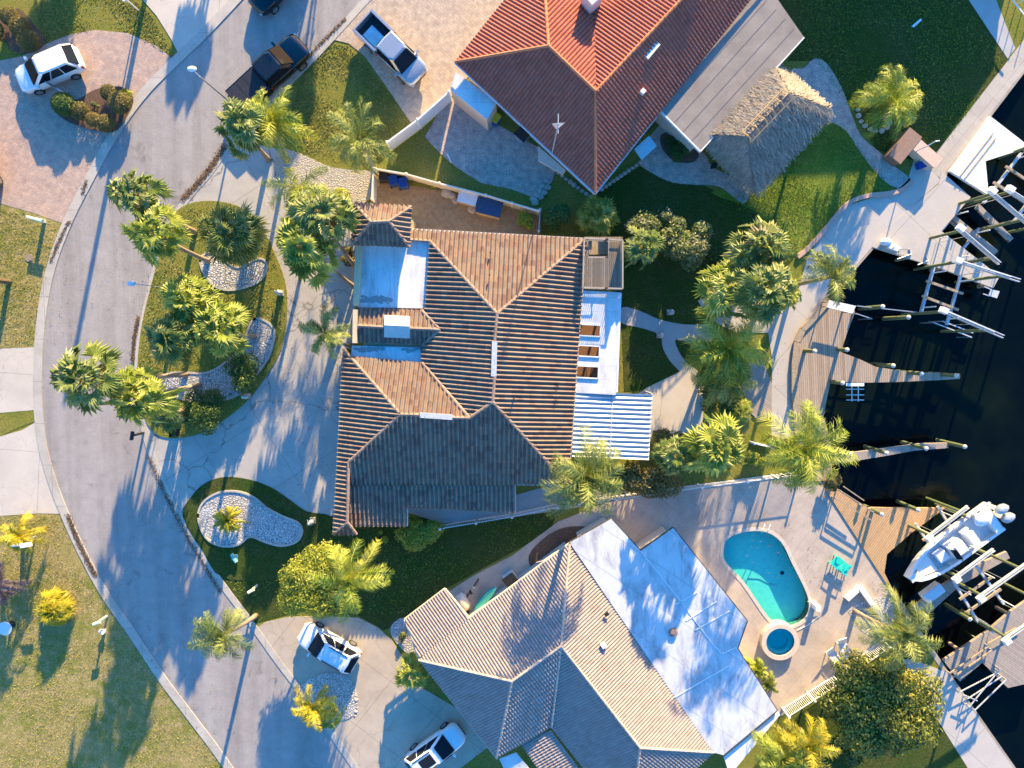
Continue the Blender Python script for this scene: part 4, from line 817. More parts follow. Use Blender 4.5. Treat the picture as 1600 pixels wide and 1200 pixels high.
b.box((L/2-.35, 0, 1.3), (.75, .45, .06)); b.build('gunwale', gel, bt)
b = MB(); rows = [(x, max(hw-.16, .01)) for x, hw, zt, zk in S]; vs = [(x, s*w_, .62) for x, w_ in rows for s in (-1, 1)]; b.add(vs, [(2*i, 2*i+2, 2*i+3, 2*i+1) for i in range(len(rows)-1)]); b.build('cockpit_sole', M_INT, bt)
b = MB(); b.loft([[Vector((x, s*max(hw-.18, .01), z)) for z in (.62, zt+.02)]+[Vector((x, s*max(hw-.2, 0.), z)) for z in (zt+.02, .62)] for x, hw, zt, zk in S for s in (1,)]); b.loft([[Vector((x, -max(hw-.18, .01), z)) for z in (.62, zt+.02)]+[Vector((x, -max(hw-.2, 0.), z)) for z in (zt+.02, .62)] for x, hw, zt, zk in S]); b.build('cockpit_liner', M_INT, bt)
b = MB(); b.box((-.1, 0, 1.15), (1.15, .95, 1.1), tp=.86); b.box((-.2, 0, 1.72), (.75, .8, .12), tp=.8); co = b.build('console', gel, bt)
b = MB(); b.box((.35, 0, 1.95), (.06, .8, .45), M=Matrix.Rotation(R(-25), 3, 'Y')); b.build('windshield', M_DGLASS, co)
b = MB(); b.tube([(-.62, .05+.19*math.cos(a), 1.5+.19*math.sin(a)) for a in [k*.5236 for k in range(13)]], .02, 6); b.build('steering_wheel', M_DKMET, co)
b = MB(); b.box((-1.35, 0, 1.05), (.62, 1.05, .8), tp=.95); b.build('leaning_post', gel, bt)
b = MB(); b.box((-1.35, 0, 1.52), (.6, 1.0, .14), tp=.9); b.build('seat_cushion', simple('white_vinyl_cushion', (.72, .7, .67), (.64, .62, .6), 3, .5), bt)
b = MB(); b.box((.95, 0, .95), (.75, .75, .6), tp=.92); b.build('front_seat', gel, bt)
b = MB(); b.add([(1.7, -.75, 1.0), (2.9, -.38, 1.1), (2.9, .38, 1.1), (1.7, .75, 1.0), (1.7, -.75, .62), (2.9, -.38, .62), (2.9, .38, .62), (1.7, .75, .62)], [(0, 1, 2, 3), (4, 0, 3, 7), (0, 4, 5, 1), (3, 2, 6, 7)]); b.build('bow_cushion', simple('white_vinyl_cushion', (.72, .7, .67)), bt)
b = MB(); b.box((-3.25, 0, .92), (.55, 2.1, .6)); b.build('transom_box', gel, bt)
b = MB(); b.ball((-2.6, -.75, 1.55), .5, 14, 8, (1.2, .95, .55)); b.tube([(-2.6, -.75, .62), (-2.6, -.75, 1.5)], .25, 10); b.build('folded_bimini', simple('white_canvas', (.8, .79, .77), (.7, .69, .67), 3, .8), bt, smooth=True)
for s in (-1, 1):
    b = MB(); b.loft([[Vector((-4.15+dx*sx, s*.38+dy*sx*.62, z)) for dx, dy in [(.45*math.cos(a), .45*math.sin(a)) for a in [k*math.pi/5 for k in range(10)]]] for z, sx in ((1.05, .8), (1.2, 1.05), (1.5, 1.0), (1.62, .75), (1.66, .3))]); ob = b.build('outboard', simple('outboard_cowl', (.3, .37, .44), (.24, .3, .37), 3, .2, coat=.5), bt, smooth=True)
    b = MB(); b.box((-4.05, s*.38, .55), (.3, .16, 1.1)); b.box((-4.1, s*.38, -.05), (.5, .1, .18)); b.build('gear_leg', M_ALU, ob)
for s in (-1, 1):
    for k in range(6): b = MB(); b.cyl((-2.4+k*.8, s*1.12, 1.03+.03*k), .035, .03, 8); b.build('rod_holder', M_DKMET, bt)
q = P(1487, 855, 1.7); bt.location = (q.x, q.y, .75); bt.rotation_euler.z = R(217)
# ------------------------------------------------------------------ plants
def npmesh(name, V, F, m, parent, rnd=None, loc=None):
    off = wloc(parent) if loc is None else Vector(loc); V = np.asarray(V)-np.array(off); me = bpy.data.meshes.new(name); F = np.asarray(F)
    k = F.shape[1]; me.vertices.add(len(V)); me.vertices.foreach_set('co', V.astype(np.float32).ravel()); me.loops.add(F.size); me.loops.foreach_set('vertex_index', F.astype(np.int32).ravel())
    me.polygons.add(len(F)); me.polygons.foreach_set('loop_start', np.arange(0, F.size, k, dtype=np.int32)); me.update(calc_edges=True)
    me.materials.append(m)
    if rnd is not None: at_ = me.attributes.new('rnd', 'FLOAT', 'FACE'); at_.data.foreach_set('value', np.asarray(rnd, np.float32))
    o = link(bpy.data.objects.new(name, me))
    if parent: o.parent = parent
    else: o.location = loc
    return o
def frame(d):
    d = d/np.linalg.norm(d); u = np.array([0, 0, 1.]); s = np.cross(d, u)
    if np.linalg.norm(s) < .1: s = np.array([1., 0, 0])
    s /= np.linalg.norm(s); return d, s, np.cross(s, d)
def fan_crown(c, Rr, rng, n=34, up=1.0, fine=False):
    V, F, Q = [], [], []; c = np.array(c); ga = 2.39996; wnd = np.array([rng.normal(0, .12), rng.normal(0, .12), 0]); n = int(n*(.86 if not fine else 1.3))
    def blade(hub, d2, rl, tint, ns, wide, dr):
        f, s, n_ = frame(d2); tw = rng.normal(0, .5); s, n_ = s*math.cos(tw)+n_*math.sin(tw), n_*math.cos(tw)-s*math.sin(tw)
        span = rng.uniform(95, 125)
        for j in range(ns):
            a = R(-span+2*span*j/(ns-1)); e = f*math.cos(a)+s*math.sin(a); sd_ = -f*math.sin(a)+s*math.cos(a); ll = rl*(1-.25*abs(a)/2.06)*rng.uniform(.82, 1.12); fold = .3*rl*(abs(a)/2.06)**1.5
            mid = hub+e*ll*.58+n_*fold; hw = ll*wide; tip = hub+e*ll+n_*(fold*.7)+np.array([0, 0, -dr*ll*rng.uniform(.5, 1.4)])+sd_*rng.normal(0, .07)*ll
            k = len(V); V.extend([hub, mid-sd_*hw-n_*hw*.45, mid+n_*hw*.45, mid+sd_*hw-n_*hw*.45, tip]); q = tint+rng.uniform(-.15, .15)
            F.extend([(k, k+1, k+2, k+2), (k, k+2, k+3, k+3), (k+1, k+4, k+2, k+2), (k+2, k+4, k+3, k+3)]); Q.extend([q, q+.08, q+.18, q+.25])
    for i in range(n):
        t = (i+.5)/n; el = R(84-112*t**.8)*up+rng.normal(0, .13); az = i*ga+rng.normal(0, .3); pl = Rr*(.34+.34*t)*rng.uniform(.7, 1.2)
        d = np.array([math.cos(az)*math.cos(el), math.sin(az)*math.cos(el), math.sin(el)])+wnd; d /= np.linalg.norm(d); hub = c+d*pl+np.array([0, 0, -.16*Rr*t*t])
        el2 = el-R(22)-.45*t+rng.normal(0, .15); d2 = np.array([math.cos(az)*math.cos(el2), math.sin(az)*math.cos(el2), math.sin(el2)])
        side = np.cross(d, [0, 0, 1.]); side /= max(np.linalg.norm(side), .1)
        k = len(V); w_ = .03; V += [c-side*w_, c+side*w_, hub+side*w_*.6, hub-side*w_*.6]; F.append((k, k+1, k+2, k+3)); Q.append(.9)
        tint = rng.uniform(.05, .75)*(1-.3*t)
        blade(hub, d2, Rr*(.46 if not fine else .5)*rng.uniform(.75, 1.2), tint, 16 if not fine else 20, .092 if not fine else .05, .25)
    for i in range(int(n*.45)):   # old hanging leaves under the crown
        az = rng.random()*6.283; el = R(rng.uniform(-75, -35)); d = np.array([math.cos(az)*math.cos(el), math.sin(az)*math.cos(el), math.sin(el)]); blade(c+d*Rr*.3, d, Rr*.42*rng.uniform(.8, 1.2), 1., 9, .07, .2)
    return V, F, Q
def tri_fix(F):
    out = []
    for f in F: out.append(f if f[2] != f[3] else f[:3])
    return out
def feather_crown(c, Rr, rng, n=18, droop=1.0, up=1., lean=None, width=.3):
    V, F, Q = [], [], []; c = np.array(c); wnd = np.array([rng.normal(-.1, .16), rng.normal(-.1, .16), 0]); n = int(n*1.1)
    for i in range(n):
        t = (i+.5)/n; el0 = R(80-78*t)*up+rng.normal(0, .1); az = i*2.39996+rng.normal(0, .35); L = Rr*1.3*rng.uniform(.68, 1.15)*(.85+.15*t); K = 9
        h = np.array([math.cos(az), math.sin(az), 0])+wnd; h /= np.linalg.norm(h); p = c.copy(); el = el0; pts = [p.copy()]; ds = []; bend = rng.normal(0, .05); dro = droop*rng.uniform(.8, 1.35)
        for k in range(K):
            d = h*math.cos(el)+np.array([0, 0, 1])*math.sin(el); ds.append(d); p = p+d*L/K; pts.append(p.copy()); el -= R(13)*dro*(.4+1.2*k/K); ca, sa = math.cos(bend), math.sin(bend); h = np.array([h[0]*ca-h[1]*sa, h[0]*sa+h[1]*ca, 0])
        ds.append(ds[-1]); side = np.cross(h, [0, 0, 1]); tint = rng.uniform(.0, .7); sw = rng.normal(0, .35)
        for k in range(K):
            a = len(V); w_ = .03*(1-k/K)+.008; V += [pts[k]-side*w_, pts[k]+side*w_, pts[k+1]+side*w_*.8, pts[k+1]-side*w_*.8]; F.append((a, a+1, a+2, a+3)); Q.append(.85)
        nl = 38
        for j in range(nl):
            u = .08+.92*(j+.5)/nl; x = u*K; k = min(int(x), K-1); q0 = pts[k]+(pts[k+1]-pts[k])*(x-k); d = ds[k]; nn = np.cross(side, d); nn = nn/np.linalg.norm(nn)
            ll = Rr*width*math.sin(math.pi*min(1, (.14+u*.86)))**.55*rng.uniform(.75, 1.15)+.05
            for s in (-1, 1):
                e = side*s*.75+d*.72+nn*(rng.normal(-.05, .3)+sw*s*.6); e /= np.linalg.norm(e); wv = d*.02*max(1, Rr/2.2)
                m1 = q0+e*ll*.5; tp = q0+e*ll+np.array([0, 0, -.42*ll*rng.uniform(.4, 1.4)]); a = len(V); V += [q0-wv, q0+wv, m1+wv*1.1, m1-wv*1.1, tp]; z = tint+rng.uniform(-.2, .3)
                F += [(a, a+1, a+2, a+3), (a+3, a+2, a+4, a+4)]; Q += [z, z+.12]
    return V, F, Q
def mesh_poly(name, V, F, m, parent, Q):
    b = MB(); b.v = [tuple(v) for v in V]; b.f = tri_fix(F); return b.build(name, m, parent, rnd=np.clip(Q, 0, 1))
def palm(kind, base, top, z, Rr, label, m=None, seed=None, n=None, name=None, group=None, trunk_r=.16, **kw):
    seed = seed or int(base[0]*7+base[1]*3); rng = np.random.default_rng(seed); gb = P(*base, .0); gt = P(*top, z)
    Rr *= 1.08; t = thing(name or ('fan_palm' if kind == 'fan' else 'feather_palm'), label, 'palm tree', (gb.x, gb.y, 0), group)
    mid = Vector((gb.x+(gt.x-gb.x)*.35, gb.y+(gt.y-gb.y)*.35, z*.5)); pts = []
    for i in range(9):
        f = i/8; pts.append((1-f)**2*gb+2*f*(1-f)*mid+f*f*gt)
    pts[0].z = -.1; b = MB(); rs = [trunk_r*(1.35 if i == 0 else 1.12 if i == 1 else 1-.03*i)*(1 if i % 2 else .96) for i in range(9)]; b.tube(pts, rs, 9)
    b.build('trunk', M_BARK, t, smooth=True)
    if m is None and seed % 2: m = M_FAN2 if kind == 'fan' else M_FEA2
    c = tuple(gt)
    if kind == 'fan':
        V, F, Q = fan_crown(c, Rr, rng, n or 34, kw.get('up', 1), kw.get('fine', False)); mm = m or M_FAN
    else: V, F, Q = feather_crown(c, Rr, rng, n or 20, kw.get('droop', 1), kw.get('up', 1), width=kw.get('width', .3)); mm = m or M_FEA
    mesh_poly('crown', V, F, mm, t, Q); return t
def crown_leaves(blobs, n, ls, rng, fill=.35, spike=0.):
    """leaf quads in the outer shell of ellipsoid blobs (centre, radii)"""
    V = np.zeros((n*4, 3)); Q = np.zeros(n); wts = np.array([b[1][0]*b[1][1] for b in blobs]); wts = wts/wts.sum(); ch = rng.choice(len(blobs), n, p=wts); cl = rng.random(len(blobs))
    d = rng.normal(size=(n, 3)); d[:, 2] = np.abs(d[:, 2])*1.0-.25*rng.random(n); d /= np.linalg.norm(d, axis=1)[:, None]; rad = 1-fill*rng.random(n)**1.6+rng.normal(0, .05+spike, n)
    C_ = np.array([b[0] for b in blobs])[ch]; R_ = np.array([b[1] for b in blobs])[ch]; p = C_+d*R_*rad[:, None]
    nrm = d*.8+rng.normal(0, .55, (n, 3)); nrm[:, 2] += .35; nrm /= np.linalg.norm(nrm, axis=1)[:, None]; a = np.cross(nrm, rng.normal(size=(n, 3))); a /= np.linalg.norm(a, axis=1)[:, None]; b = np.cross(nrm, a); s = ls*rng.uniform(.6, 1.35, n)[:, None]
    V[0::4] = p-a*s; V[1::4] = p-b*s*.45; V[2::4] = p+a*s; V[3::4] = p+b*s*.45
    Q = np.clip(.15+.55*rng.random(n)+.3*(cl[ch]-.5)+.12*(rad-.8)*3, 0, 1); return V, np.arange(n*4).reshape(n, 4), Q
def bush(name, label, cat, px, Rr, h, m, n=2500, ls=.09, seed=None, blobs=7, trunk=False, lift=0., sx=1., sy=1., rot=0., group=None, fill=.4, spike=0.02, core=True):
    seed = seed or int(px[0]*5+px[1]); rng = np.random.default_rng(seed); g_ = P(*px, lift+h*.5); g_.z = 0
    t = thing(name, label, cat, (g_.x, g_.y, 0), group); B = []; ca, sa = math.cos(rot), math.sin(rot)
    for i in range(blobs):
        a = rng.random()*6.283; rr = Rr*.68*math.sqrt(rng.random()) if blobs > 1 else 0; k = Rr*rng.uniform(.24, .5)*(1.15-.012*blobs) if blobs > 1 else Rr
        dx, dy = rr*math.cos(a)*sx, rr*math.sin(a)*sy; zc = lift+h*(rng.uniform(.5, .72)-.3*(rr/Rr)**2) if blobs > 1 else lift+h*.5
        B.append(((g_.x+dx*ca-dy*sa, g_.y+dx*sa+dy*ca, zc), (k*(sx**.5), k*(sy**.5), h*rng.uniform(.28, .42) if blobs > 1 else h*.5)))
    V, F, Q = crown_leaves(B, n, ls, rng, fill, spike); npmesh('foliage', V, F, m, t, Q)
    b = MB()
    if trunk:
        b.tube([(g_.x, g_.y, -.1), (g_.x+.1, g_.y, lift*.6), (g_.x, g_.y, lift+h*.4)], [.2, .15, .1], 8)
        for c_, r_ in B[:5]: b.tube([(g_.x+.05, g_.y, lift*.7), tuple(c_)], [.1, .04], 6)
    else:
        for c_, r_ in B[:5]: b.tube([(g_.x, g_.y, -.05), tuple(c_)], [.05, .02], 5)
    b.build('trunk' if trunk else 'stem', M_BARKD, t); return t
FG = 'palms in the front garden island'
palm('fan', (306, 363), (216, 308), 7.2, 1.75, 'tall fan palm leaning over the street, upper crown of the left pair', group=FG, seed=11)
palm('fan', (326, 408), (246, 368), 7.6, 1.9, 'tall fan palm leaning out from the white stone crescent, lower crown of the pair', group=FG, seed=12)
palm('fan', (385, 405), (362, 362), 3.4, 2.2, 'broad dark low fan palm rising behind the white stone crescent', group=FG, seed=13, fine=True, n=44, trunk_r=.22)
palm('fan', (336, 484), (291, 466), 6.0, 1.8, 'fan palm over the island grass just below the white stone crescent', group=FG, seed=14, n=42)
palm('fan', (330, 532), (270, 528), 6.2, 1.85, 'fan palm at the street edge halfway down the garden island', group=FG, seed=15, n=42)
palm('fan', (398, 526), (346, 515), 6.4, 1.8, 'fan palm over the upper tip of the long white stone bed', group=FG, seed=16, n=42)
palm('fan', (292, 585), (137, 594), 9.6, 2.1, 'tallest fan palm whose crown hangs over the middle of the street', group=FG, seed=17)
palm('fan', (312, 602), (220, 620), 7., 2.1, 'fan palm crown at the kerb at the lower end of the garden island', group=FG, seed=18)
palm('fan', (286, 640), (262, 652), 2.2, 1.1, 'small brownish fan palm at the lower tip of the garden island', group=FG, seed=19)
palm('fan', (556, 418), (500, 338), 6.2, 2.1, 'large fan palm beside the tiled entry tower, upper crown', seed=21, n=40)
palm('fan', (558, 452), (478, 385), 6.0, 2.2, 'large fan palm with bent trunk over the driveway beside the entry tower', seed=22, n=40)
palm('fan', (420, 250), (378, 196), 5.4, 1.9, 'fan palm beside the rear of the black pickup', seed=23)
palm('feather', (448, 250), (428, 190), 4.6, 2.1, 'yellowish feather palm between the black pickup and the shell drive', seed=24)
palm('feather', (586, 268), (562, 218), 4.6, 2.1, 'feather palm on the lawn corner next to the cream vinyl fence', seed=25, n=15)
palm('feather', (500, 300), (470, 292), 3.6, 2., 'loose feather palm over the crushed shell drive', seed=26, n=10)
palm('feather', (552, 545), (507, 520), 4.2, 1.5, 'small feather palm leaning over the drive beside the entry gable', seed=27, n=13, trunk_r=.11)
palm('fan', (935, 350), (934, 338), 1.3, 1.5, 'spiky round fan palm shrub behind the upper deck', seed=28, fine=True, n=48, trunk_r=.2)
palm('fan', (990, 410), (1002, 386), 3.4, 1.5, 'pale fan palm beside the raised timber deck', seed=29, n=30)
WG = 'palms by the waterfront patio'
palm('fan', (1160, 430), (1190, 388), 5.4, 2.1, 'large pale fan palm next to the curved pink kerb, topmost of the patio cluster', group=WG, seed=31, n=40)
palm('fan', (1130, 490), (1133, 452), 4.8, 2.1, 'fan palm at the left of the patio cluster over the blue grey paving', group=WG, seed=32, n=36)
palm('fan', (1180, 490), (1192, 452), 6.4, 2.2, 'tall fan palm in the middle of the patio cluster', group=WG, seed=33, n=40)
palm('fan', (1222, 470), (1228, 460), 2., 1.25, 'low fan palm with a bright heart at the patio edge', group=WG, seed=34, n=36)
palm('feather', (1238, 446), (1300, 432), 5.6, 1.9, 'leaning feather palm whose crown hangs over the dark water', group=WG, seed=35, n=14)
palm('feather', (1120, 545), (1135, 545), 3.4, 2.6, 'wide dark feather palm beside the grey boardwalk', group=WG, seed=36, fine=True, n=24)
palm('feather', (1125, 600), (1130, 590), 2.8, 1.9, 'dark green feather palm above the round yucca', group=WG, seed=37, n=18)
palm('fan', (1095, 722), (1118, 700), 6.4, 2.15, 'big fan palm beside the white fence between the two gardens', seed=38, n=38)
palm('fan', (1040, 728), (1055, 712), 5.2, 1.5, 'shaded fan palm left of the big fan palm by the white fence', seed=39, n=30)
palm('fan', (1152, 648), (1157, 643), 1., .95, 'compact yucca like palm at the foot of the grey boardwalk', seed=40, fine=True, n=44, name='yucca')
palm('feather', (905, 734), (917, 744), 7., 2.6, 'large feather palm over the lower corner of the corrugated awning', seed=41, n=26, trunk_r=.2)
palm('feather', (1205, 682), (1255, 700), 7., 2.6, 'large feather palm at the water edge above the pool deck corner', seed=42, n=26)
palm('feather', (1335, 955), (1408, 988), 5.2, 2.4, 'large feather palm rising from the triangular stone bed by the pool', seed=43, n=22)
palm('feather', (572, 868), (546, 905), 5., 2.2, 'bright feather palm in front of the round leafy tree', seed=44, n=20)
palm('feather', (400, 962), (352, 990), 5.6, 1.9, 'thin feather palm hanging over the lower street', seed=45, n=16)
palm('fan', (650, 1052), (645, 1052), 1.9, 1.4, 'fan palm at the corner of the sand tile house', seed=46, n=30)
palm('feather', (508, 1090), (490, 1103), 3., 1.45, 'yellow feather palm in the round stone bed of the tan driveway', M_FEY, seed=47, n=16)
palm('fan', (525, 1110), (516, 1122), 1.6, 1., 'small green fan palm in the round stone bed of the tan driveway', seed=48, n=26)
palm('feather', (1382, 182), (1391, 160), 2.4, 2., 'thick yellow green feather palm ringed with stones on the dark lawn', M_FEA, seed=49, n=30, trunk_r=.25)
palm('feather', (38, 838), (32, 836), 1.4, 1.25, 'small yellow green palm on the dry lawn', M_FEY, seed=50, n=16)
palm('feather', (1250, 1140), (1262, 1160), 3.6, 2., 'orange yellow feather palm at the bottom edge', M_FEY, seed=51, n=24)
palm('feather', (1215, 1165), (1222, 1182), 3.4, 2., 'green feather palm at the bottom edge left of the orange one', seed=52, n=22)
palm('fan', (85, 958), (85, 952), .7, 1.35, 'low rounded yellow green agave on the dry lawn', M_FEY, seed=53, fine=True, n=60, name='agave', up=1)
palm('feather', (358, 812), (357, 811), .8, .95, 'cycad in the ring of white stones', M_FEY, seed=54, n=40, name='cycad', width=.16)
palm('feather', (6, 915), (4, 912), 1.6, 1.4, 'purple leaved palm cut off by the left edge', m_leaf('purple_palm_leaf', [(0, (.08, .06, .09)), (1, (.2, .16, .2))]), seed=55, n=16)
palm('feather', (1170, 1040), (1182, 1046), 1.2, .8, 'small palm between the membrane roof and the pool deck', seed=56, n=14)
palm('feather', (1195, 1062), (1200, 1068), 1.1, .7, 'smallest palm beside the membrane roof near the spa', seed=57, n=14)
# broadleaf
bush('leafy_tree', 'round leafy green tree beside the lower street', 'tree', (498, 905), 3.0, 3.2, M_SHL, 17000, .09, blobs=24, trunk=True, lift=1.8, seed=3)
bush('leafy_tree', 'wide dark tree with yellow green tips beyond the pool railing', 'tree', (1382, 1098), 4.4, 3.6, M_MAN, 30000, .12, blobs=38, trunk=True, lift=1.4, seed=4)
bush('shrub', 'big round shrub with cream tipped leaves beside the dark garden', 'shrub', (1070, 378), 2.0, 2.6, M_SHM, 8000, .11, blobs=12, lift=.4, seed=5)
bush('shrub', 'loose upright shrub of cream tipped stems left of the big round one', 'shrub', (1016, 348), 1.7, 2., M_SHM, 4200, .1, blobs=8, seed=6, spike=.1)
bush('shrub', 'glossy dark round shrub behind the cream fence end', 'shrub', (877, 338), 1.2, 1.7, M_SHR, 4200, .09, blobs=7, seed=7)
bush('shrub', 'small bright green shrub in the dirt yard by the fence gate', 'shrub', (822, 349), .85, 1.3, M_SHL, 2200, .08, blobs=6, seed=8)
bush('shrub', 'bright round bush under the large fan palms by the entry tower', 'shrub', (538, 326), 1.2, 1.8, M_SHL, 3500, .08, blobs=6, seed=9)
bush('shrub', 'round dark shrub on the garden island over the white stones', 'shrub', (374, 586), 1.7, 2., M_SHR, 7000, .075, blobs=8, seed=10)
bush('shrub', 'dark round bush at the lower end of the garden island', 'shrub', (320, 640), 1.9, 1.9, M_SHR, 7500, .075, blobs=8, seed=11)
bush('shrub', 'elongated yellow green shrub beside the low tile roof wing', 'shrub', (655, 830), 1.5, 1.5, M_SHL, 4200, .08, blobs=8, seed=12, sx=1.3, sy=.7, rot=R(25))
bush('shrub', 'small tufted plant at the foot of the low tile roof wing', 'shrub', (597, 838), .5, .5, M_SHL, 500, .07, blobs=3, seed=13)
bush('shrub', 'bronze leaved bush below the corrugated awning', 'shrub', (1005, 748), 2.1, 2.2, M_BRZ, 6500, .1, blobs=9, seed=14, sx=1.4, sy=.7)
bush('shrub', 'tangled green bush right of the corrugated awning', 'shrub', (1045, 700), 1.5, 1.6, M_BRZ, 3500, .1, blobs=6, seed=15)
bush('shrub', 'dark bush under the wide feather palm', 'shrub', (1120, 625), 1.7, 1.8, M_SHR, 4500, .09, blobs=7, seed=16, sy=1.3)
bush('shrub', 'dark green bush behind the patio palms beside the dark garden', 'shrub', (1125, 405), 1.1, 1.2, M_SHR, 2200, .08, blobs=5, seed=17)
bush('shrub', 'pale flowering plant in the pebble bed beside the sand tile wing', 'shrub', (632, 998), .5, .6, M_SHM, 400, .07, blobs=3, seed=18)
bush('shrub', 'dark groundcover bush in the ring by the grey flat wing', 'shrub', (1062, 228), 1.1, .7, M_SHR, 2400, .07, blobs=5, seed=19)
bush('shrub', 'dry bush at the shore under the water edge feather palm', 'shrub', (1298, 752), .9, 1.1, M_BRZ, 1500, .08, blobs=4, seed=20)
bush('shrub', 'grey green bush between the dark tree and the concrete walk', 'shrub', (1330, 1165), 1.6, 1.3, M_SHR, 3500, .09, blobs=6, seed=21)
bush('shrub', 'green bush beside the boat lift walk under the pool palm', 'shrub', (1425, 1010), 1., 1.2, M_SHL, 1500, .08, blobs=4, seed=22)
bush('shrub', 'bright shrub at the right of the fence garden near the white rail', 'shrub', (1185, 716), 1., 1.1, M_SHL, 1400, .08, blobs=4, seed=23, sx=1.4, sy=.6)
bush('shrub', 'stringy shrub in front of the entry tower', 'shrub', (548, 400), .8, 1.4, M_BRZ, 1200, .08, blobs=4, seed=24)
bush('shrub', 'low shrub beside the dark parapet wall of the central house', 'shrub', (540, 560), .6, .6, M_SHL, 700, .06, blobs=3, seed=25)
balls = [(16, 26, .7, 'behind the upper left lawn'), (32, 42, .78, 'second from the corner in the mulch bed'), (45, 64, .8, 'nearest to the white hatchback SUV in the corner bed'), (-8, 48, .7, 'half cut off by the left edge'),
         (100, 163, .88, 'largest and darkest, at the left tip of the diamond bed'), (126, 174, .68, 'right of the darkest ball in the diamond bed'), (146, 187, .55, 'small, low in the middle of the diamond bed'), (166, 193, .66, 'at the bottom tip of the diamond bed'), (188, 161, .85, 'at the right corner of the diamond bed by the kerb'), (170, 145, .62, 'at the top right of the diamond bed')]
for i, (x, y, r_, s_) in enumerate(balls):
    bush('clipped_shrub', 'clipped ball shrub '+s_, 'shrub', (x, y), r_*.86, r_*1.5, M_BRZ if i != 4 else M_SHR, int(3800*r_*r_/.5), .045, blobs=1, seed=60+i, group='clipped ball shrubs in the mulch beds', fill=.12, spike=.01)
bush('shrub', 'bright green grassy plant at the right tip of the diamond bed', 'shrub', (196, 148), .6, .4, M_SHL, 700, .06, blobs=4, seed=80, sx=1.5, sy=.5, rot=R(-35))
bush('shrub', 'small pale plant in the middle of the diamond bed', 'shrub', (149, 164), .35, .4, M_SHM, 250, .06, blobs=3, seed=81)
# off-frame trees and a tall pole that throw shadows into the picture
def outside(x, y, r_, h, lift, label, seed, n=3500):
    bush('leafy_tree', label, 'tree', (x, y), r_, h, M_SHR, n, .16, blobs=9, trunk=True, lift=lift, seed=seed, group='trees beyond the frame')
def topx(w_): q = _Ri @ (w_-Vector((0, 0, H))); return (800+FPX*q.x/-q.z, 600-FPX*q.y/-q.z)
def outside_at(tx, ty, zc, *a_):
    L = zc/math.tan(SUN_EL); w0 = P(tx, ty)+Vector((math.sin(SUN_AZ)*L, math.cos(SUN_AZ)*L, 0)); k = 48/(48-zc); x, y = topx(w0)
    outside(x, y, *a_)
outside_at(418, 20, 5.6, 2.1, 4.0, 3.4, 'tree beyond the top edge by the street', 101, 12000); outside_at(255, 10, 5., 1.7, 3., 3., 'tree beyond the top edge behind the pale driveway', 103, 8000)
outside_at(10, -20, 5.2, 2.4, 3.6, 3., 'tree beyond the top left corner', 105, 8000)
outside(45, 285-600+600-15, .01, .01, 0, 'x', 1, 1) if False else None
outside(-75, 430, 2.0, 3., 3.4, 'tree beyond the left edge by the pale driveway', 110, 6000)
palm('fan', (110, 470), (-60, 452), 7.2, 2., 'fan palm beyond the left edge', seed=107) if False else None
palm('fan', (-30, 400), (-110, 392), 7.5, 2.1, 'fan palm beyond the left edge opposite the pale driveway', seed=108)
palm('fan', (45, 340), (-40, 250), 1, 1, 'x', seed=109) if False else None
# tufts of longer grass (ground cover)
def tufts(px, n, seed, m, name, label, h=.06, z=0.02):
    rng = np.random.default_rng(seed); poly = [P(*p) for p in px]; xs = [p.x for p in poly]; ys = [p.y for p in poly]; pts = []
    X = rng.uniform(min(xs), max(xs), n*3); Y = rng.uniform(min(ys), max(ys), n*3); ins = np.zeros(n*3, bool); k = len(poly)
    for i in range(k):
        a, b = poly[i], poly[(i+1) % k]
        with np.errstate(divide='ignore', invalid='ignore'): c = ((a.y > Y) != (b.y > Y)) & (X < (b.x-a.x)*(Y-a.y)/(b.y-a.y)+a.x)
        ins ^= c
    X, Y = X[ins][:n], Y[ins][:n]; n = len(X); dens = (np.sin(X*.9+seed)+np.sin(Y*1.3+X*.4)+rng.normal(0, .8, n)) > -.6; X, Y = X[dens], Y[dens]; n = len(X)
    a = rng.random(n)*6.283; w_ = rng.uniform(.02, .06, n); hh = h*rng.uniform(.4, 1.2, n); lx, ly = rng.normal(0, .05, n), rng.normal(0, .05, n)
    V = np.zeros((n*3, 3)); V[0::3] = np.stack([X-np.cos(a)*w_, Y-np.sin(a)*w_, np.full(n, z-.01)], 1); V[1::3] = np.stack([X+np.cos(a)*w_, Y+np.sin(a)*w_, np.full(n, z-.01)], 1); V[2::3] = np.stack([X+lx, Y+ly, z+hh], 1)
    o = npmesh(name, V, np.arange(n*3).reshape(n, 3), m, None, rng.random(n), loc=(float(X.mean()), float(Y.mean()), 0)); tag(o, label, 'grass', kind='stuff')
M_GB1 = m_leaf('grass_blade', [(0, (.12, .15, .04)), (.5, (.26, .27, .07)), (1, (.42, .36, .15))], .4, .7)
M_GB2 = m_leaf('dry_grass_blade', [(0, (.18, .22, .04)), (.5, (.4, .36, .1)), (1, (.56, .46, .2))], .4, .7)
M_GB3 = m_leaf('green_grass_blade', [(0, (.09, .15, .02)), (.5, (.2, .29, .045)), (1, (.36, .4, .09))], .4, .7)
tufts([(0, 806), (104, 805), (165, 925), (255, 1058), (345, 1178), (370, 1215), (-30, 1215), (-30, 810)], 26000, 1, M_GB2, 'dry_grass', 'dry tufted grass of the lower left lawn')
tufts([(-20, 322), (50, 334), (100, 353), (72, 450), (62, 540), (-20, 545)], 7000, 2, M_GB2, 'dry_grass', 'dry tufted grass beside the street at the left edge')
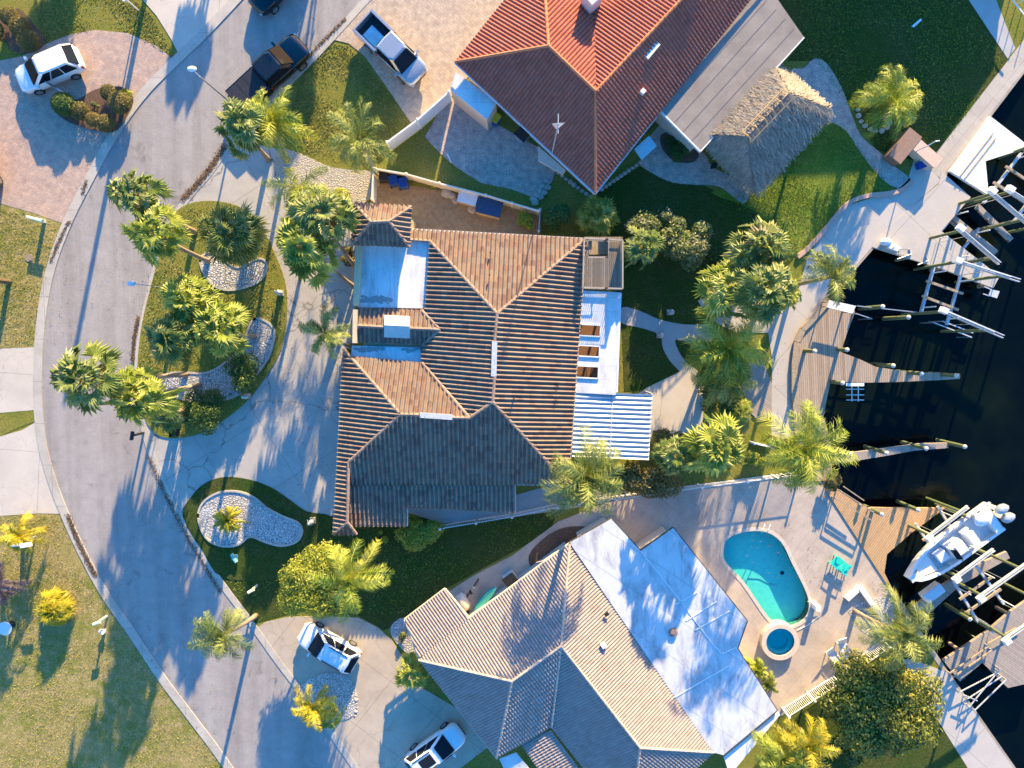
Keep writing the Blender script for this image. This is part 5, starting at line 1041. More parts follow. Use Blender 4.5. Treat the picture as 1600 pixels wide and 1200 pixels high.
tufts([(515, 66), (545, 72), (600, 135), (640, 195), (608, 232), (580, 265), (520, 255), (470, 236), (452, 175), (480, 105)], 12000, 3, M_GB1, 'grass', 'grass of the lawn between the street and the tan paver drive')
tufts([(1120, 320), (1310, 190), (1390, 290), (1318, 320), (1240, 400), (1180, 335)], 14000, 4, M_GB3, 'grass', 'green grass of the sunlit lawn below the thatched hut')
tufts([(52, 5), (110, -10), (200, -10), (235, 20), (270, 80), (272, 92), (200, 50), (150, 45), (70, 68)], 6000, 5, M_GB1, 'grass', 'grass around the curved edge of the pink paver drive')
tufts([(283, 325), (372, 322), (428, 392), (449, 490), (415, 590), (345, 660), (262, 684), (222, 640), (216, 600), (224, 500), (250, 400)], 12000, 6, M_GB1, 'grass', 'grass of the garden island in front of the central house', z=.1)
tufts([(1200, -10), (1500, -10), (1570, 95), (1480, 222), (1370, 235), (1275, 95), (1235, 92)], 16000, 7, M_GB3, 'grass', 'grass of the shaded lawn beside the canal walk')
tufts([(530, 815), (860, 805), (855, 830), (700, 915), (640, 960), (560, 960), (400, 970), (300, 830), (290, 812)], 14000, 8, M_GB3, 'grass', 'grass of the shaded strip between the two lower houses')

# fallen leaves along the kerbs
def litter(lines, n, seed, label, spread=.12, m=None):
    rng = np.random.default_rng(seed); V, F, Q = [], [], []; L = []
    for ln in lines:
        p = [P(*q) for q in ln]
        for i in range(len(p)-1): L.append((p[i], p[i+1], (p[i+1]-p[i]).length))
    w_ = np.array([l[2] for l in L]); w_ /= w_.sum()
    for _ in range(n):
        a, b, _l = L[rng.choice(len(L), p=w_)]; q = np.array(a.lerp(b, rng.random()))+np.array([rng.normal(0, spread), rng.normal(0, spread), 0]); q[2] = .07+rng.random()*.03; t = rng.random()*6.28; s = rng.uniform(.02, .06); d = np.array([math.cos(t), math.sin(t), rng.normal(0, .3)])*s; e = np.array([-math.sin(t), math.cos(t), rng.normal(0, .3)])*s*.5
        k = len(V); V += [q-d, q-e, q+d, q+e]; F.append((k, k+1, k+2, k+3)); Q.append(rng.random())
    c = np.mean(V, 0); o = npmesh('leaf_litter', V, F, m or M_LIT, None, Q, loc=(float(c[0]), float(c[1]), 0)); tag(o, label, 'fallen leaves', kind='stuff')
M_LIT = m_leaf('dead_leaf', [(0, (.05, .03, .02)), (.5, (.14, .08, .045)), (1, (.3, .19, .1))], .1, .8)
litter([[(352, 228), (330, 262), (305, 292), (285, 312)]], 2000, 1, 'dark leaf litter in the gutter beside the upper drive mouth')
litter([[(136, 282), (130, 305)], [(110, 345), (92, 380), (80, 410)]], 700, 2, 'leaf litter in the gutter beside the left lawn', .07)
litter([[(217, 495), (210, 530), (208, 565)]], 900, 3, 'leaf litter in the gutter beside the garden island', .07)
litter([[(107, 805), (125, 850), (150, 900)]], 1800, 4, 'leaf litter in the gutter beside the lower left lawn', .09)
litter([[(232, 712), (262, 778), (300, 850), (345, 925)]], 1400, 5, 'leaf litter in the gutter beside the lower stone bed', .1)
litter([[(540, 30), (500, 70), (480, 92)]], 700, 6, 'leaf litter in the gutter below the tan paver drive', .06)
litter([[(0, 850), (300, 1150)], [(40, 400), (60, 500)], [(480, 100), (600, 220)], [(240, 380), (430, 560)]], 2500, 7, 'scattered dead leaves over the sunny lawns', 2.2)
litter([[(1100, 780), (1380, 960)], [(420, 330), (480, 780)], [(1170, 540), (1230, 660)]], 900, 8, 'scattered dead leaves over the paving', 1.2)
# ------------------------------------------------------------------ fences
def panel_fence(label, line, h, m, th=.06, cat='fence', post=.13, step=2.2, name='vinyl_fence', group=None, picket=False, base=0.):
    t = thing(name, label, cat, P(*line[0], 0), group); pts = [P(x, y, base) for x, y in line]
    b = MB(); pp = []
    for i in range(len(pts)-1):
        a, c = pts[i], pts[i+1]; L = (c-a).length; k = max(1, round(L/step)); d = (c-a).normalized()
        for j in range(k):
            p, q = a.lerp(c, j/k), a.lerp(c, (j+1)/k); pp.append(p); pc = MB()
            if picket:
                for z_ in (.12, h-.1): pc.beam(p+Vector((0, 0, z_)), q+Vector((0, 0, z_)), .05, .05)
                for u in range(int((q-p).length/.13)): v = p+d*(.08+u*.13); pc.box(v+Vector((0, 0, h/2)), (.03, .03, h-.12), math.atan2(d.y, d.x))
            else:
                pc.beam(p+d*.06+Vector((0, 0, h/2)), q-d*.06+Vector((0, 0, h/2)), th, h-.08); pc.beam(p+d*.06+Vector((0, 0, h-.03)), q-d*.06+Vector((0, 0, h-.03)), th+.04, .07)
            pc.build('panel', m, t)
    pp.append(pts[-1])
    for p in pp: pc = MB(); pc.box(p+Vector((0, 0, h/2+.02)), (post, post, h+.1)); pc.box(p+Vector((0, 0, h+.1)), (post+.04, post+.04, .06), tp=.3); pc.build('post', m, t)
    return t
panel_fence('tall white vinyl gate fence between the tan drive and the paver patio', [(612, 234), (658, 200), (705, 158)], 1.8, M_VINW, step=2.6)
panel_fence('cream vinyl fence along the top of the dirt yard', [(594, 272), (640, 280), (690, 294), (760, 312), (840, 336)], 1.5, M_VINYL)
panel_fence('short cream vinyl fence closing the left side of the dirt yard', [(590, 272), (588, 318)], 1.5, M_VINYL)
panel_fence('low white chain fence beside the fence end by the round shrub', [(843, 332), (841, 366)], 1.2, M_GALV, th=.02, name='wire_fence', picket=True, step=1.5)
panel_fence('long white rail fence between the central house and the pool deck', [(690, 820), (800, 802), (870, 787), (960, 775), (1090, 757), (1160, 748), (1250, 736)], 1.1, M_VINW, name='rail_fence', picket=True, step=2.4)
panel_fence('white picket railing at the lower edge of the pool deck', [(1222, 1106), (1300, 1056), (1376, 1000)], 1.25, M_VINW, name='pool_railing', picket=True, step=2.)
panel_fence('short white fence at the foot of the boardwalk', [(1172, 690), (1200, 696)], .9, M_VINW, name='rail_fence', picket=False, th=.05)
panel_fence('white railing at the upper corner of the pool deck', [(1190, 782), (1240, 776), (1262, 774)], 1.1, M_VINW, name='pool_railing', picket=True, step=1.6) if False else None
# ------------------------------------------------------------------ pilings, boat lifts
def piling(x, y, h, label, m=None, cap=True, r=.14, z0=-2.4):
    q = P(x, y, 0); t = thing('mooring_pile', label, 'piling', (q.x, q.y, 0), 'mooring piles along the docks'); b = MB(); b.tube([(q.x, q.y, z0), (q.x, q.y, h)], [r, r*.92], 12); b.build('pole', m or M_PILE, t)
    if cap: b = MB(); b.cyl((q.x, q.y, h), r*1.08, .1, 12, .05); b.build('cap', simple('grey_pile_cap', (.5, .5, .48), (.4, .4, .38), 5, .6), t)
PIL = [(1256, 548, 2.2, 'green piling standing in the middle of the timber dock'), (1308, 546, 1.8, 'piling at the inner corner where the dock meets the water'), (1376, 570, 2., 'first piling along the long finger dock'), (1418, 582, 2.1, 'second piling along the long finger dock'), (1470, 585, 2.1, 'outermost piling at the tip of the long finger dock'),
       (1298, 596, 2.2, 'piling below the long finger dock near the white steps'), (1312, 703, 2., 'piling where the narrow finger pier meets the shore'), (1366, 702, 2., 'second piling on the narrow finger pier'), (1425, 695, 2.1, 'third piling on the narrow finger pier'), (1482, 692, 2.2, 'piling at the tip of the narrow finger pier'),
       (1362, 796, 1.7, 'piling at the left corner of the triangular dock'), (1418, 790, 1.6, 'piling at the top edge of the triangular dock'), (1480, 795, 2.8, 'piling at the tip of the triangular dock behind the boat'), (1358, 481, 2.2, 'piling just off the upper corner of the timber dock'), (1396, 497, 2.3, 'free standing piling between dock and middle boat lift'),
       (1495, 955, 1.8, 'piling in the water left of the lower lift'), (1523, 968, 2.4, 'piling beside the grey lower dock')]
for x, y, h_, s_ in PIL: piling(x, y, h_*.8, s_, M_PILE, r=.15)
def lift(label, A0, A1, B0, B1, z, cradle=(.12, .8), bunks=True, zc=.6, piles=True, cw=.15, motors=(0, 0), ext=0.):
    """two overhead beams A and B (px at height z), four piles below, two cradle beams slung between"""
    A0, A1, B0, B1 = [P(*p, z) for p in (A0, A1, B0, B1)]; c = (A0+A1+B0+B1)/4; t = thing('boat_lift', label, 'boat lift', (c.x, c.y, 0), 'boat lifts in the canal')
    for a, b_ in ((A0, A1), (B0, B1)):
        d = (b_-a).normalized(); s = Vector((-d.y, d.x, 0))
        q = MB(); q.beam(a-d*.25+s*.085, b_+d*(.25+ext)+s*.085, .05, .2); q.beam(a-d*.25-s*.085, b_+d*(.25+ext)-s*.085, .05, .2); q.build('top_beam', M_ALU, t)
        q = MB(); q.tube([a+Vector((0, 0, .17)), b_+Vector((0, 0, .17))], .05, 8); q.build('drive_shaft', M_GALV, t)
        q = MB(); e = a-d*.1+Vector((0, 0, .22)); q.box(e, (.52, .4, .32), math.atan2(d.y, d.x), tp=.85); q.build('motor_cover', M_WHT, t)
        if piles:
            for p in (a+d*.1, b_-d*.3): q = MB(); q.tube([(p.x, p.y, -2.5), (p.x, p.y, z-.1)], .105, 10); q.build('pile', M_PILE, t)
    for f in cradle:
        p, q_ = A0.lerp(A1, f), B0.lerp(B1, f); p = Vector((p.x, p.y, zc)); q_ = Vector((q_.x, q_.y, zc)); m = MB(); m.beam(p, q_, cw, .2); m.build('cradle_beam', M_ALU, t)
        m = MB()
        for e in (p, q_): m.tube([e, Vector((e.x, e.y, z))], .02, 5)
        m.build('cable', M_GALV, t)
        d = (q_-p).normalized()
        for e, s in ((p, 1), (q_, -1)): m = MB(); g = e+d*.45*s; m.tube([g, g+Vector((0, 0, 1.5))], .045, 6); m.build('guide_post', M_WTRIM, t)
    if bunks:
        for g in (.34, .66):
            p, q_ = A0.lerp(B0, g), A1.lerp(B1, g); d = (q_-p); p2, q2 = p+d*(cradle[0]-.1), p+d*(cradle[1]+.1); m = MB(); m.beam((p2.x, p2.y, zc+.22), (q2.x, q2.y, zc+.22), .16, .12); m.build('bunk', M_PILEB, t)
    return t
lift('small boat lift in the notch of the concrete dock', (1549, 301), (1604, 348), (1500, 359), (1557, 408), 3.3, (.2, .85), zc=-.7)
lift('empty boat lift with white cross beams below the concrete finger dock', (1496, 408), (1576, 433), (1474, 486), (1551, 519), 3.6, (.06, .62), zc=.8, ext=.5)
lift('boat lift cradling the white motor boat', (1452, 838), (1508, 795), (1494, 902), (1548, 862), 2.6, (.15, .8), zc=.4)
lift('large empty boat lift at the lower right corner', (1532, 932), (1600, 884), (1572, 998), (1650, 945), 3.4, (.0, .55), zc=.6)
lift('boat lift cut off by the right edge beside the white dock', (1577, 298), (1660, 350), (1640, 215), (1720, 270), 3.4, (.1, .7), zc=.5)
for k, (ln, lb) in enumerate(((((1312, 716), (1252, 690)), 'x'),)): pass
def rack(label, pts, z, m, name='kayak_rack', w_=.09):
    t = thing(name, label, 'rack', P(*pts[0][0], 0)); b = MB()
    for a, c in pts: b.beam(P(*a, z), P(*c, z), w_, w_)
    b.build('rails', m, t); b = MB()
    for a, c in pts[:2]:
        for e in (a, c): q = P(*e, z); b.beam((q.x, q.y, -2), (q.x, q.y, z), .08, .08)
    b.build('support', M_GALV, t); return t
rack('white kayak cradle over the black slip at the lower right', [((1514, 1105), (1562, 1046)), ((1523, 1110), (1572, 1062)), ((1505, 1085), (1527, 1095))],   .6, M_ALU, w_=.06)
rack('long wooden slide rails over the lower right slip', [((1484, 1052), (1545, 1010)), ((1490, 1058), (1550, 1016)), ((1540, 1003), (1553, 1012))], .5, M_PILEB, 'slide_rails')
rack('white slide frame on the walk end of the lower right slip', [((1498, 1082), (1560, 1050)), ((1512, 1092), (1565, 1057))], .5, M_ALU, 'metal_rails', .06)
rack('thin white rails hanging beside the empty boat lift', [((1459, 504), (1518, 527)), ((1473, 502), (1520, 520))], .3, M_ALU, 'side_rails', .07)
rack('grey aluminium gangway poles from the dock to the middle boat lift', [((1340, 478), (1452, 490)), ((1338, 490), (1362, 498))], .6, M_GALV, 'gangway_poles', .06)
rack('wooden handrail and slanted poles at the shore end of the triangular dock', [((1315, 768), (1365, 800)), ((1308, 780), (1360, 812)), ((1318, 760), (1350, 782))], .9, M_PILEB, 'handrail', .07)
st = thing('dock_steps', 'white steps hanging at the edge below the long finger dock', 'steps', P(1335, 612, 0)); b = MB()
for i, y in enumerate((601, 608, 617, 625)): b.beam(P(1322, y, .1-.3*i), P(1350, y, .1-.3*i), .22 if i < 1 else .06, .05)
b.beam(P(1331, 598, .1), P(1331, 627, -.9), .05, .05); b.beam(P(1341, 598, .1), P(1341, 627, -.9), .05, .05); b.build('frame', M_WTRIM, st)
ft = thing('cleaning_table', 'white fish cleaning table at the upper edge of the timber dock', 'table', P(1314, 478, 0)); b = MB(); b.prism([P(x, y, 1.) for x, y in ((1296, 469), (1337, 478), (1332, 490), (1292, 480))], .95, 1.02); b.build('table_top', M_WTRIM, ft)
for x, y in ((1297, 472), (1333, 480), (1330, 488), (1295, 479)): q = P(x, y, 1.); b = MB(); b.box((q.x*.99, q.y, .53), (.07, .07, .84)); b.build('leg', M_PILEB, ft)
bx = thing('dock_box', 'white dock storage box beside the bow of the boat', 'storage box', P(1455, 922, 0)); q = P(1457, 926, .5)
b = MB(); b.box((q.x, q.y, .38), (1.5, .7, .55), R(38)); b.build('box', M_WTRIM, bx); b = MB(); b.box((q.x, q.y, .69), (1.56, .76, .08), R(38), tp=.95); b.build('lid', simple('dock_box_lid', (.6, .66, .72), (.52, .58, .64), 3, .4), bx)
ts = thing('hammock_seats', 'small floating platform beyond the empty boat lift', 'platform', P(1552, 462, 0)); b = MB(); b.prism([P(x, y, .1) for x, y in ((1548, 452), (1562, 455), (1558, 466), (1545, 462))], .02, .1); b.build('deck', M_ALU, ts); b = MB(); b.beam(P(1538, 448, .06), P(1550, 453, .06), .06, .06); b.beam(P(1536, 459, .06), P(1547, 463, .06), .06, .06); b.build('frame', M_ALU, ts)
js = thing('timber_jetty', 'narrow sunken jetty of grey boards between the upper lift piles', 'jetty', P(1530, 360, 0)); b = MB(); b.prism([P(x, y, -.3) for x, y in ((1530, 318), (1584, 372), (1578, 378), (1525, 325))], -.5, -.3); b.prism([P(x, y, -.3) for x, y in ((1492, 336), (1560, 392), (1554, 398), (1488, 342))], -.5, -.3); b.build('boards', M_DECK3, js)
ms = thing('dock_clutter', 'white hose reel and bracket at the edge of the concrete dock', 'hose reel', P(1390, 382, 0)); b = MB(); b.ball(P(1384, 378, .35), .35, 10, 6, (1.2, .8, .8)); b.box(P(1396, 387, .3), (.9, .35, .3), R(-20)); b.build('cover', M_WTRIM, ms); b = MB(); b.tube([P(1405, 390, .5), P(1422, 390, .5), P(1420, 400, .5), P(1403, 398, .5), P(1405, 390, .5)], .025, 5); b.build('frame', M_DKMET, ms)
for (a, c, s_) in (((1402, 405), (1424, 397), 'left'), ((1434, 414), (1450, 407), 'right')):
    t = thing('fender_bracket', 'white fender bracket on the lower edge of the concrete dock, '+s_+' one', 'bracket', P(*a, 0)); b = MB(); b.tube([P(*a, .1), P(*c, .1)], .05, 6); b.tube([P(*c, .1), P(c[0]-4, c[1]-8, .1)], .04, 6); b.build('arm', M_ALU, t)
for i, (x, y) in enumerate(((1372, 640), (1402, 478))): pass
# ------------------------------------------------------------------ street furniture and garden things
def lamp_post(base, h, arm, label, r=.06):
    q = P(*base, 0); t = thing('street_lamp', label, 'street lamp', (q.x, q.y, 0)); b = MB(); b.tube([(q.x, q.y, 0), (q.x, q.y, h)], [r*1.3, r*.8], 8); b.build('pole', M_GALV, t)
    e = Vector((q.x+arm[0], q.y+arm[1], h+.15)); b = MB(); b.tube([(q.x, q.y, h-.05), tuple(e)], .035, 6); b.build('arm', M_GALV, t); d = (e-Vector((q.x, q.y, e.z))).normalized()
    b = MB(); b.ball(e+d*.25, .3, 10, 6, (1, .6, .35)); b.build('lamp_head', M_WTRIM, t, smooth=True)
lamp_post((372, 170), 5.8, (-.2, .2), 'slim street lamp standing behind the black pickup')
lamp_post((292, 455), 5.5, (-.5, .05), 'thin white lamp post leaning over the kerb by the garden island', .03)
lamp_post((310, 75), 8., (-.3, .1), 'street lamp whose head shows at the top edge above the pink paver drive') if False else None
q = P(228, -8, 0); t = thing('utility_pole', 'tall utility pole beyond the top edge', 'pole', (q.x, q.y, 0)); b = MB(); b.tube([(q.x, q.y, 0), (q.x, q.y, 8.2)], .17, 8); b.build('post', M_PILEB, t)
lp = thing('garden_lamp', 'white garden lamp on the lawn at the top edge', 'lamp', P(216, 16, 0)); b = MB(); q = P(216, 16, 0); b.tube([q, q+Vector((0, 0, 1.6))], .05, 8); b.build('post', M_WTRIM, lp); b = MB(); b.box(q+Vector((-.1, .1, 1.7)), (.7, .25, .15), R(-60)); b.build('head', M_WTRIM, lp)
def mailbox(x, y, hd, label, h=1.1, m=None, L=.5, post=.06, name='mailbox'):
    q = P(x, y, 0); t = thing(name, label, 'mailbox', (q.x, q.y, 0)); b = MB(); b.box((q.x, q.y, h/2), (post*2, post*2, h)); b.build('post', m or M_WTRIM, t)
    b = MB(); rings = []
    for s in (-L/2, L/2): rings.append([Vector((q.x, q.y, h))+Matrix.Rotation(hd, 3, 'Z') @ Vector((s, yy, zz_)) for yy, zz_ in ((-.1, 0), (.1, 0), (.1, .14), (.06, .21), (-.06, .21), (-.1, .14))])
    b.loft(rings); b.build('box', m or M_WTRIM, t); return t
mailbox(225, 676, R(80), 'large dark mailbox on a post where the drive meets the street', 1.45, M_DKMET, .6, .07)
mailbox(70, 346, R(-15), 'wide pale green mailbox on the left lawn', .9, simple('pale_green_paint', (.5, .62, .52), (.42, .54, .45), 3, .5), 1.1, .12)
mailbox(168, 962, R(20), 'small pale mailbox on the lower left lawn near the kerb', 1.2, simple('pale_green_paint', (.5, .62, .52)), .5)
mailbox(164, 984, R(-40), 'short white meter box beside the small pale mailbox', .3, M_WTRIM, .4, .1, 'meter_box')
mailbox(402, 914, R(30), 'small cream mailbox by the lower street in the shaded lawn', 1.1, M_VINYL, .45)
mailbox(368, 870, R(-60), 'low turquoise meter box in the shaded lawn', .2, simple('pale_turquoise', (.2, .5, .52), (.16, .42, .45), 4, .5), .7, .2, 'meter_box')
lm = thing('bent_lamp', 'grey lamp on a bent arm at the edge of the dry lawn', 'lamp', P(56, 838, 0)); q = P(56, 838, 0); b = MB(); b.tube([q, q+Vector((0, 0, 2.3)), q+Vector((.8, .1, 2.5))], .07, 8); b.build('post', M_GALV, lm); b = MB(); b.box(q+Vector((1.1, .14, 2.52)), (.75, .28, .16), R(10)); b.build('head', M_WTRIM, lm)
ld = thing('round_trampoline', 'round white and blue garden table at the left edge', 'table', P(6, 982, 0)); q = P(8, 982, .7); b = MB(); b.cyl((q.x, q.y, .7), .5, .05, 24); b.build('table_top', M_WTRIM, ld); b = MB(); b.cyl((q.x, q.y, 0), .06, .7, 10); b.cyl((q.x, q.y, 0), .28, .04, 16); b.build('pedestal', M_DKMET, ld)
def wheelie(x, y, hd, mb_, ml, label, name='wheeled_bin'):
    q = P(x, y, .8); t = thing(name, label, 'bin', (q.x, q.y, 0)); b = MB(); b.box((q.x, q.y, .52), (.52, .56, .96), hd, tp=1.14); b.build('body', mb_, t)
    b = MB(); b.box((q.x, q.y, 1.04), (.62, .66, .07), hd, tp=.9); b.build('lid', ml, t); m3 = Matrix.Rotation(hd, 3, 'Z')
    for s in (-1, 1): c = Vector((q.x, q.y, .12))+m3 @ Vector((-.3, s*.24, 0)); a = m3 @ Vector((0, .04, 0)); b = MB(); b.tube([c-a, c+a], .12, 10); b.build('wheel', M_BLK, t)
wheelie(615, 282, R(15), M_BLUEP, simple('dark_blue_plastic', (.01, .05, .25), (.01, .04, .2), 4, .35), 'left one of the two blue wheeled bins in the dirt yard')
wheelie(630, 286, R(10), simple('mid_blue_plastic', (.01, .08, .35), (.01, .06, .3), 4, .4), simple('dark_blue_plastic', (.01, .05, .25)), 'right one of the two blue wheeled bins in the dirt yard')
wheelie(774, 185, R(-35), M_BLUEP, M_YELP, 'blue bin with a yellow lid by the annex of the terracotta house')
wheelie(600, 276, 0, M_BLK, M_BLK, 'black bin beside the two blue ones at the fence corner')
def box_thing(name, label, cat, px, z, d, rz, mb_, ml, lidname='lid'):
    q = P(*px, z); t = thing(name, label, cat, (q.x, q.y, 0)); b = MB(); b.box((q.x, q.y, z/2), (d[0], d[1], z-.04), rz); b.build('body', mb_, t); b = MB(); b.box((q.x, q.y, z+.01), (d[0]+.08, d[1]+.08, .07), rz); b.build(lidname, ml, t); return t
box_thing('storage_box', 'tan storage box with a white lid against the cream fence', 'storage box', (731, 308), .9, (1.25, .85), R(-15), simple('peach_plastic', (.5, .36, .26), (.42, .3, .22), 4, .6), M_WTRIM)
box_thing('storage_box', 'tan storage chest with a dark blue lid against the cream fence', 'storage box', (765, 322), 1.0, (1.65, 1.15), R(-14), simple('cream_plastic', (.6, .48, .32), (.5, .4, .28), 4, .6), simple('navy_lid', (.03, .07, .14), (.02, .05, .11), 4, .6))
box_thing('air_conditioner', 'air conditioning unit beside the wall of the terracotta house', 'air conditioner', (817, 208), .85, (.8, .8), R(-40), M_GALV, M_DKMET, 'fan_grille')
box_thing('air_conditioner', 'white air conditioning unit beside the eave of the sand tile house', 'air conditioner', (798, 908), .85, (.85, .85), R(36), M_WTRIM, M_DKMET, 'fan_grille')
box_thing('barbecue_counter', 'brown outdoor counter beside the path near the concrete walk', 'counter', (1414, 228), .95, (2.2, 1.0), R(52), simple('brown_counter', (.22, .14, .1), (.17, .11, .08), 5, .7), simple('counter_top', (.3, .19, .14), (.24, .16, .12), 5, .5), 'counter_top')
box_thing('barbecue_counter', 'peach stone bench top at the end of the concrete walk', 'counter', (1446, 238), .9, (2.3, .75), R(-40), simple('peach_stucco', (.66, .5, .38)), simple('peach_top', (.62, .44, .33), (.54, .38, .29), 5, .6), 'counter_top')
box_thing('cooler_box', 'small blue cooler on the paving by the counters', 'cooler', (1442, 257), .45, (.55, .4), R(20), M_BLUEP, M_BLUEP)
b = MB()
q = P(1432, 236, .9); st_ = thing('shower_pole', 'white curved pole standing over the peach bench', 'pole', (q.x, q.y, 0)); b.tube([(q.x, q.y, 0), (q.x, q.y, 2.2), (q.x+.3, q.y+.2, 2.5), (q.x+.6, q.y+.25, 2.4)], .04, 8); b.build('pipe', M_WTRIM, st_)
def rocks(pts, label, group, r0=.22, m=None, name='boulder', z=0.):
    for i, (x, y, *rest) in enumerate(pts):
        rn = random.Random(int(x*9+y)); q = P(x, y, z); b = MB(); r_ = (rest[0] if rest else r0)*rn.uniform(.85, 1.15); b.ball((q.x, q.y, z+r_*.3), r_, 9, 6, (1, rn.uniform(.7, 1), .55), .1, rn)
        tag(b.build(name, m or M_ROCK, loc=(q.x, q.y, 0)), label, 'stone', group)
rocks([(698, 302, .35), (706, 306, .3), (712, 314, .25), (738, 327, .38), (747, 330, .2), (702, 296, .25)], 'pale boulder beside the storage boxes in the dirt yard', 'boulders in the dirt yard')
rocks([(853, 283), (847, 291), (856, 293), (843, 299), (850, 301), (838, 306), (845, 308), (832, 312), (836, 316)], 'pale round stepping stone beside the paver patio corner', 'stones at the patio corner', .24)
ring = [(1341+0*k, 0) for k in range(0)]
rocks([(1340, 172), (1341, 181), (1345, 190), (1351, 197), (1359, 202), (1368, 205), (1377, 205), (1385, 200), (1389, 193)], 'stone of the ring at the foot of the palm on the dark lawn', 'stone ring around the palm', .2)
rocks([(866+6.2*k, 266+4.6*k) for k in range(11)]+[(940+6.*k, 296-4.2*k) for k in range(12)], 'stone of the double edging row below the eave corner of the terracotta house', 'edging stones at the eave corner', .17)
rocks([(474+3*k, 1088-3.6*k, .14) for k in range(8)]+[(557-.25*(k-3)**2, 1080+6.3*k, .1+.03*(k % 3)) for k in range(7)], 'edge stone of the round bed in the tan driveway', 'edge stones of the round bed')
# statues, lamps, small garden objects
def statue(x, y, label, h=.8, name='garden_statue'):
    q = P(x, y, 0); t = thing(name, label, 'statue', (q.x, q.y, 0)); b = MB(); b.box((q.x, q.y, .15), (.4, .4, .3)); b.build('plinth', M_ROCK, t); b = MB(); b.tube([(q.x, q.y, .3), (q.x, q.y, .3+h*.3), (q.x+.03, q.y, .3+h*.55), (q.x, q.y, .3+h*.72), (q.x, q.y, .3+h)], [.2, .16, .19, .08, .1], 10); b.ball((q.x, q.y, .3+h), .13, 10, 6); b.tube([(q.x-.15, q.y, .3+h*.6), (q.x-.28, q.y+.12, .3+h*.3)], .05, 6); b.build('figure', simple('pale_statue_stone', (.55, .53, .5), (.45, .43, .4), 6, .8), t, smooth=True)
statue(440, 458, 'pale statue at the right edge of the garden island'); statue(389, 618, 'pale statue at the lower right of the garden island'); statue(490, 812, 'white statue beside the lower stone bed'); statue(1030, 524, 'small dark statue at the fork of the sidewalk', .5); statue(545, 540, 'small figure beside the entry of the central house', .6); statue(1046, 488, 'dark garden ornament in the shaded garden above the sidewalk', .5)
statue(1095, 617, 'dark ornament at the right edge of the small patio', .5)
hb = thing('portable_stand', 'black open box at the lower tip of the garden island', 'box', P(272, 677, 0)); b = MB(); q = P(272, 677, .3); [b.box((q.x+dx, q.y+dy, .25), (w1, w2, .5)) for dx, dy, w1, w2 in ((-.25, 0, .05, .5), (.25, 0, .05, .5), (0, .25, .5, .05))]; b.box((q.x, q.y, .03), (.5, .5, .05)); b.build('body', M_BLK, hb)
# surfboard, bicycle, washer beside south house
sb = thing('surfboard', 'turquoise surfboard leaning at the eave of the sand tile house', 'surfboard', P(760, 935, 0)); b = MB(); c0_, c1_ = P(741, 955, .6), P(775, 917, .9); d = (c1_-c0_); nrm = Vector((-d.y, d.x, 0)).normalized(); rings = []
for i in range(11):
    t_ = i/10; w_ = .3*math.sin(math.pi*min(.98, t_*.94+.03))**.6; c_ = c0_+d*t_; rings.append([c_-nrm*w_, c_-nrm*w_*.6+Vector((0, 0, .05)), c_+nrm*w_*.6+Vector((0, 0, .07)), c_+nrm*w_, c_-Vector((0, 0, .03))])
b.loft(rings); b.build('board', simple('turquoise_board', (.02, .42, .4), (.06, .5, .36), 1.2, .3, coat=.5), sb, smooth=True)
wt = thing('water_tank', 'white rounded tub beside the sand tile wing', 'tub', P(722, 942, 0)); b = MB(); q = P(721, 940, .8); b.tube([(q.x-.25, q.y+.4, .45), (q.x-.1, q.y+.2, .5), (q.x+.25, q.y-.45, .5), (q.x+.35, q.y-.6, .45)], [.3, .42, .42, .3], 12); b.build('shell', simple('cream_shell', (.66, .58, .5), (.6, .52, .45), 3, .5), wt, smooth=True)
bk = thing('bicycle', 'dark bicycle parked by the wall of the sand tile house', 'bicycle', P(738, 920, 0)); q = P(738, 920, .4)
for s in (-1, 1):
    b = MB(); cx, cy = q.x+.28*s, q.y+.42*s; b.tube([(cx+.18*math.cos(a), cy+.27*math.cos(a), .34+.32*math.sin(a)) for a in [k*.5236 for k in range(13)]], .03, 6); b.build('wheel', M_BLK, bk)
b = MB(); b.tube([(q.x-.28, q.y-.42, .34), (q.x-.05, q.y-.1, .75), (q.x+.2, q.y+.3, .8), (q.x+.28, q.y+.42, .34)], .025, 6); b.tube([(q.x-.28, q.y-.42, .34), (q.x+.05, q.y+.08, .35), (q.x+.2, q.y+.3, .8)], .025, 6); b.tube([(q.x+.02, q.y+.42, 1.), (q.x+.2, q.y+.3, .98), (q.x+.42, q.y+.2, 1.)], .02, 6); b.build('frame', M_GALV, bk)
b = MB(); b.box((q.x-.07, q.y-.12, .85), (.14, .26, .06), R(30)); b.build('saddle', M_BLK, bk)
# pool furniture
def lounger(px, hd, label):
    q = P(*px, .35); t = thing('sun_lounger', label, 'sun lounger', (0, 0, 0), 'white sun loungers by the pool'); b = MB(); b.box((-.35, 0, .34), (1.25, .6, .06)); b.build('seat', M_WTRIM, t)
    b = MB(); b.box((.52, 0, .55), (.75, .6, .05), M=Matrix.Rotation(R(-38), 3, 'Y')); b.build('backrest', M_WTRIM, t)
    for x, y in ((-.85, -.27), (-.85, .27), (.3, -.27), (.3, .27)): b = MB(); b.box((x, y, .17), (.05, .05, .34)); b.build('leg', M_WTRIM, t)
    b = MB(); b.box((-.3, .3, .42), (.9, .04, .05)); b.box((-.3, -.3, .42), (.9, .04, .05)); b.build('armrest', M_WTRIM, t)
    t.location = (q.x, q.y, .03); t.rotation_euler.z = hd
lounger((1302, 1024), R(128), 'white lounger nearer the spa beside the pool railing'); lounger((1317, 1010), R(108), 'white lounger farther from the spa beside the pool railing')
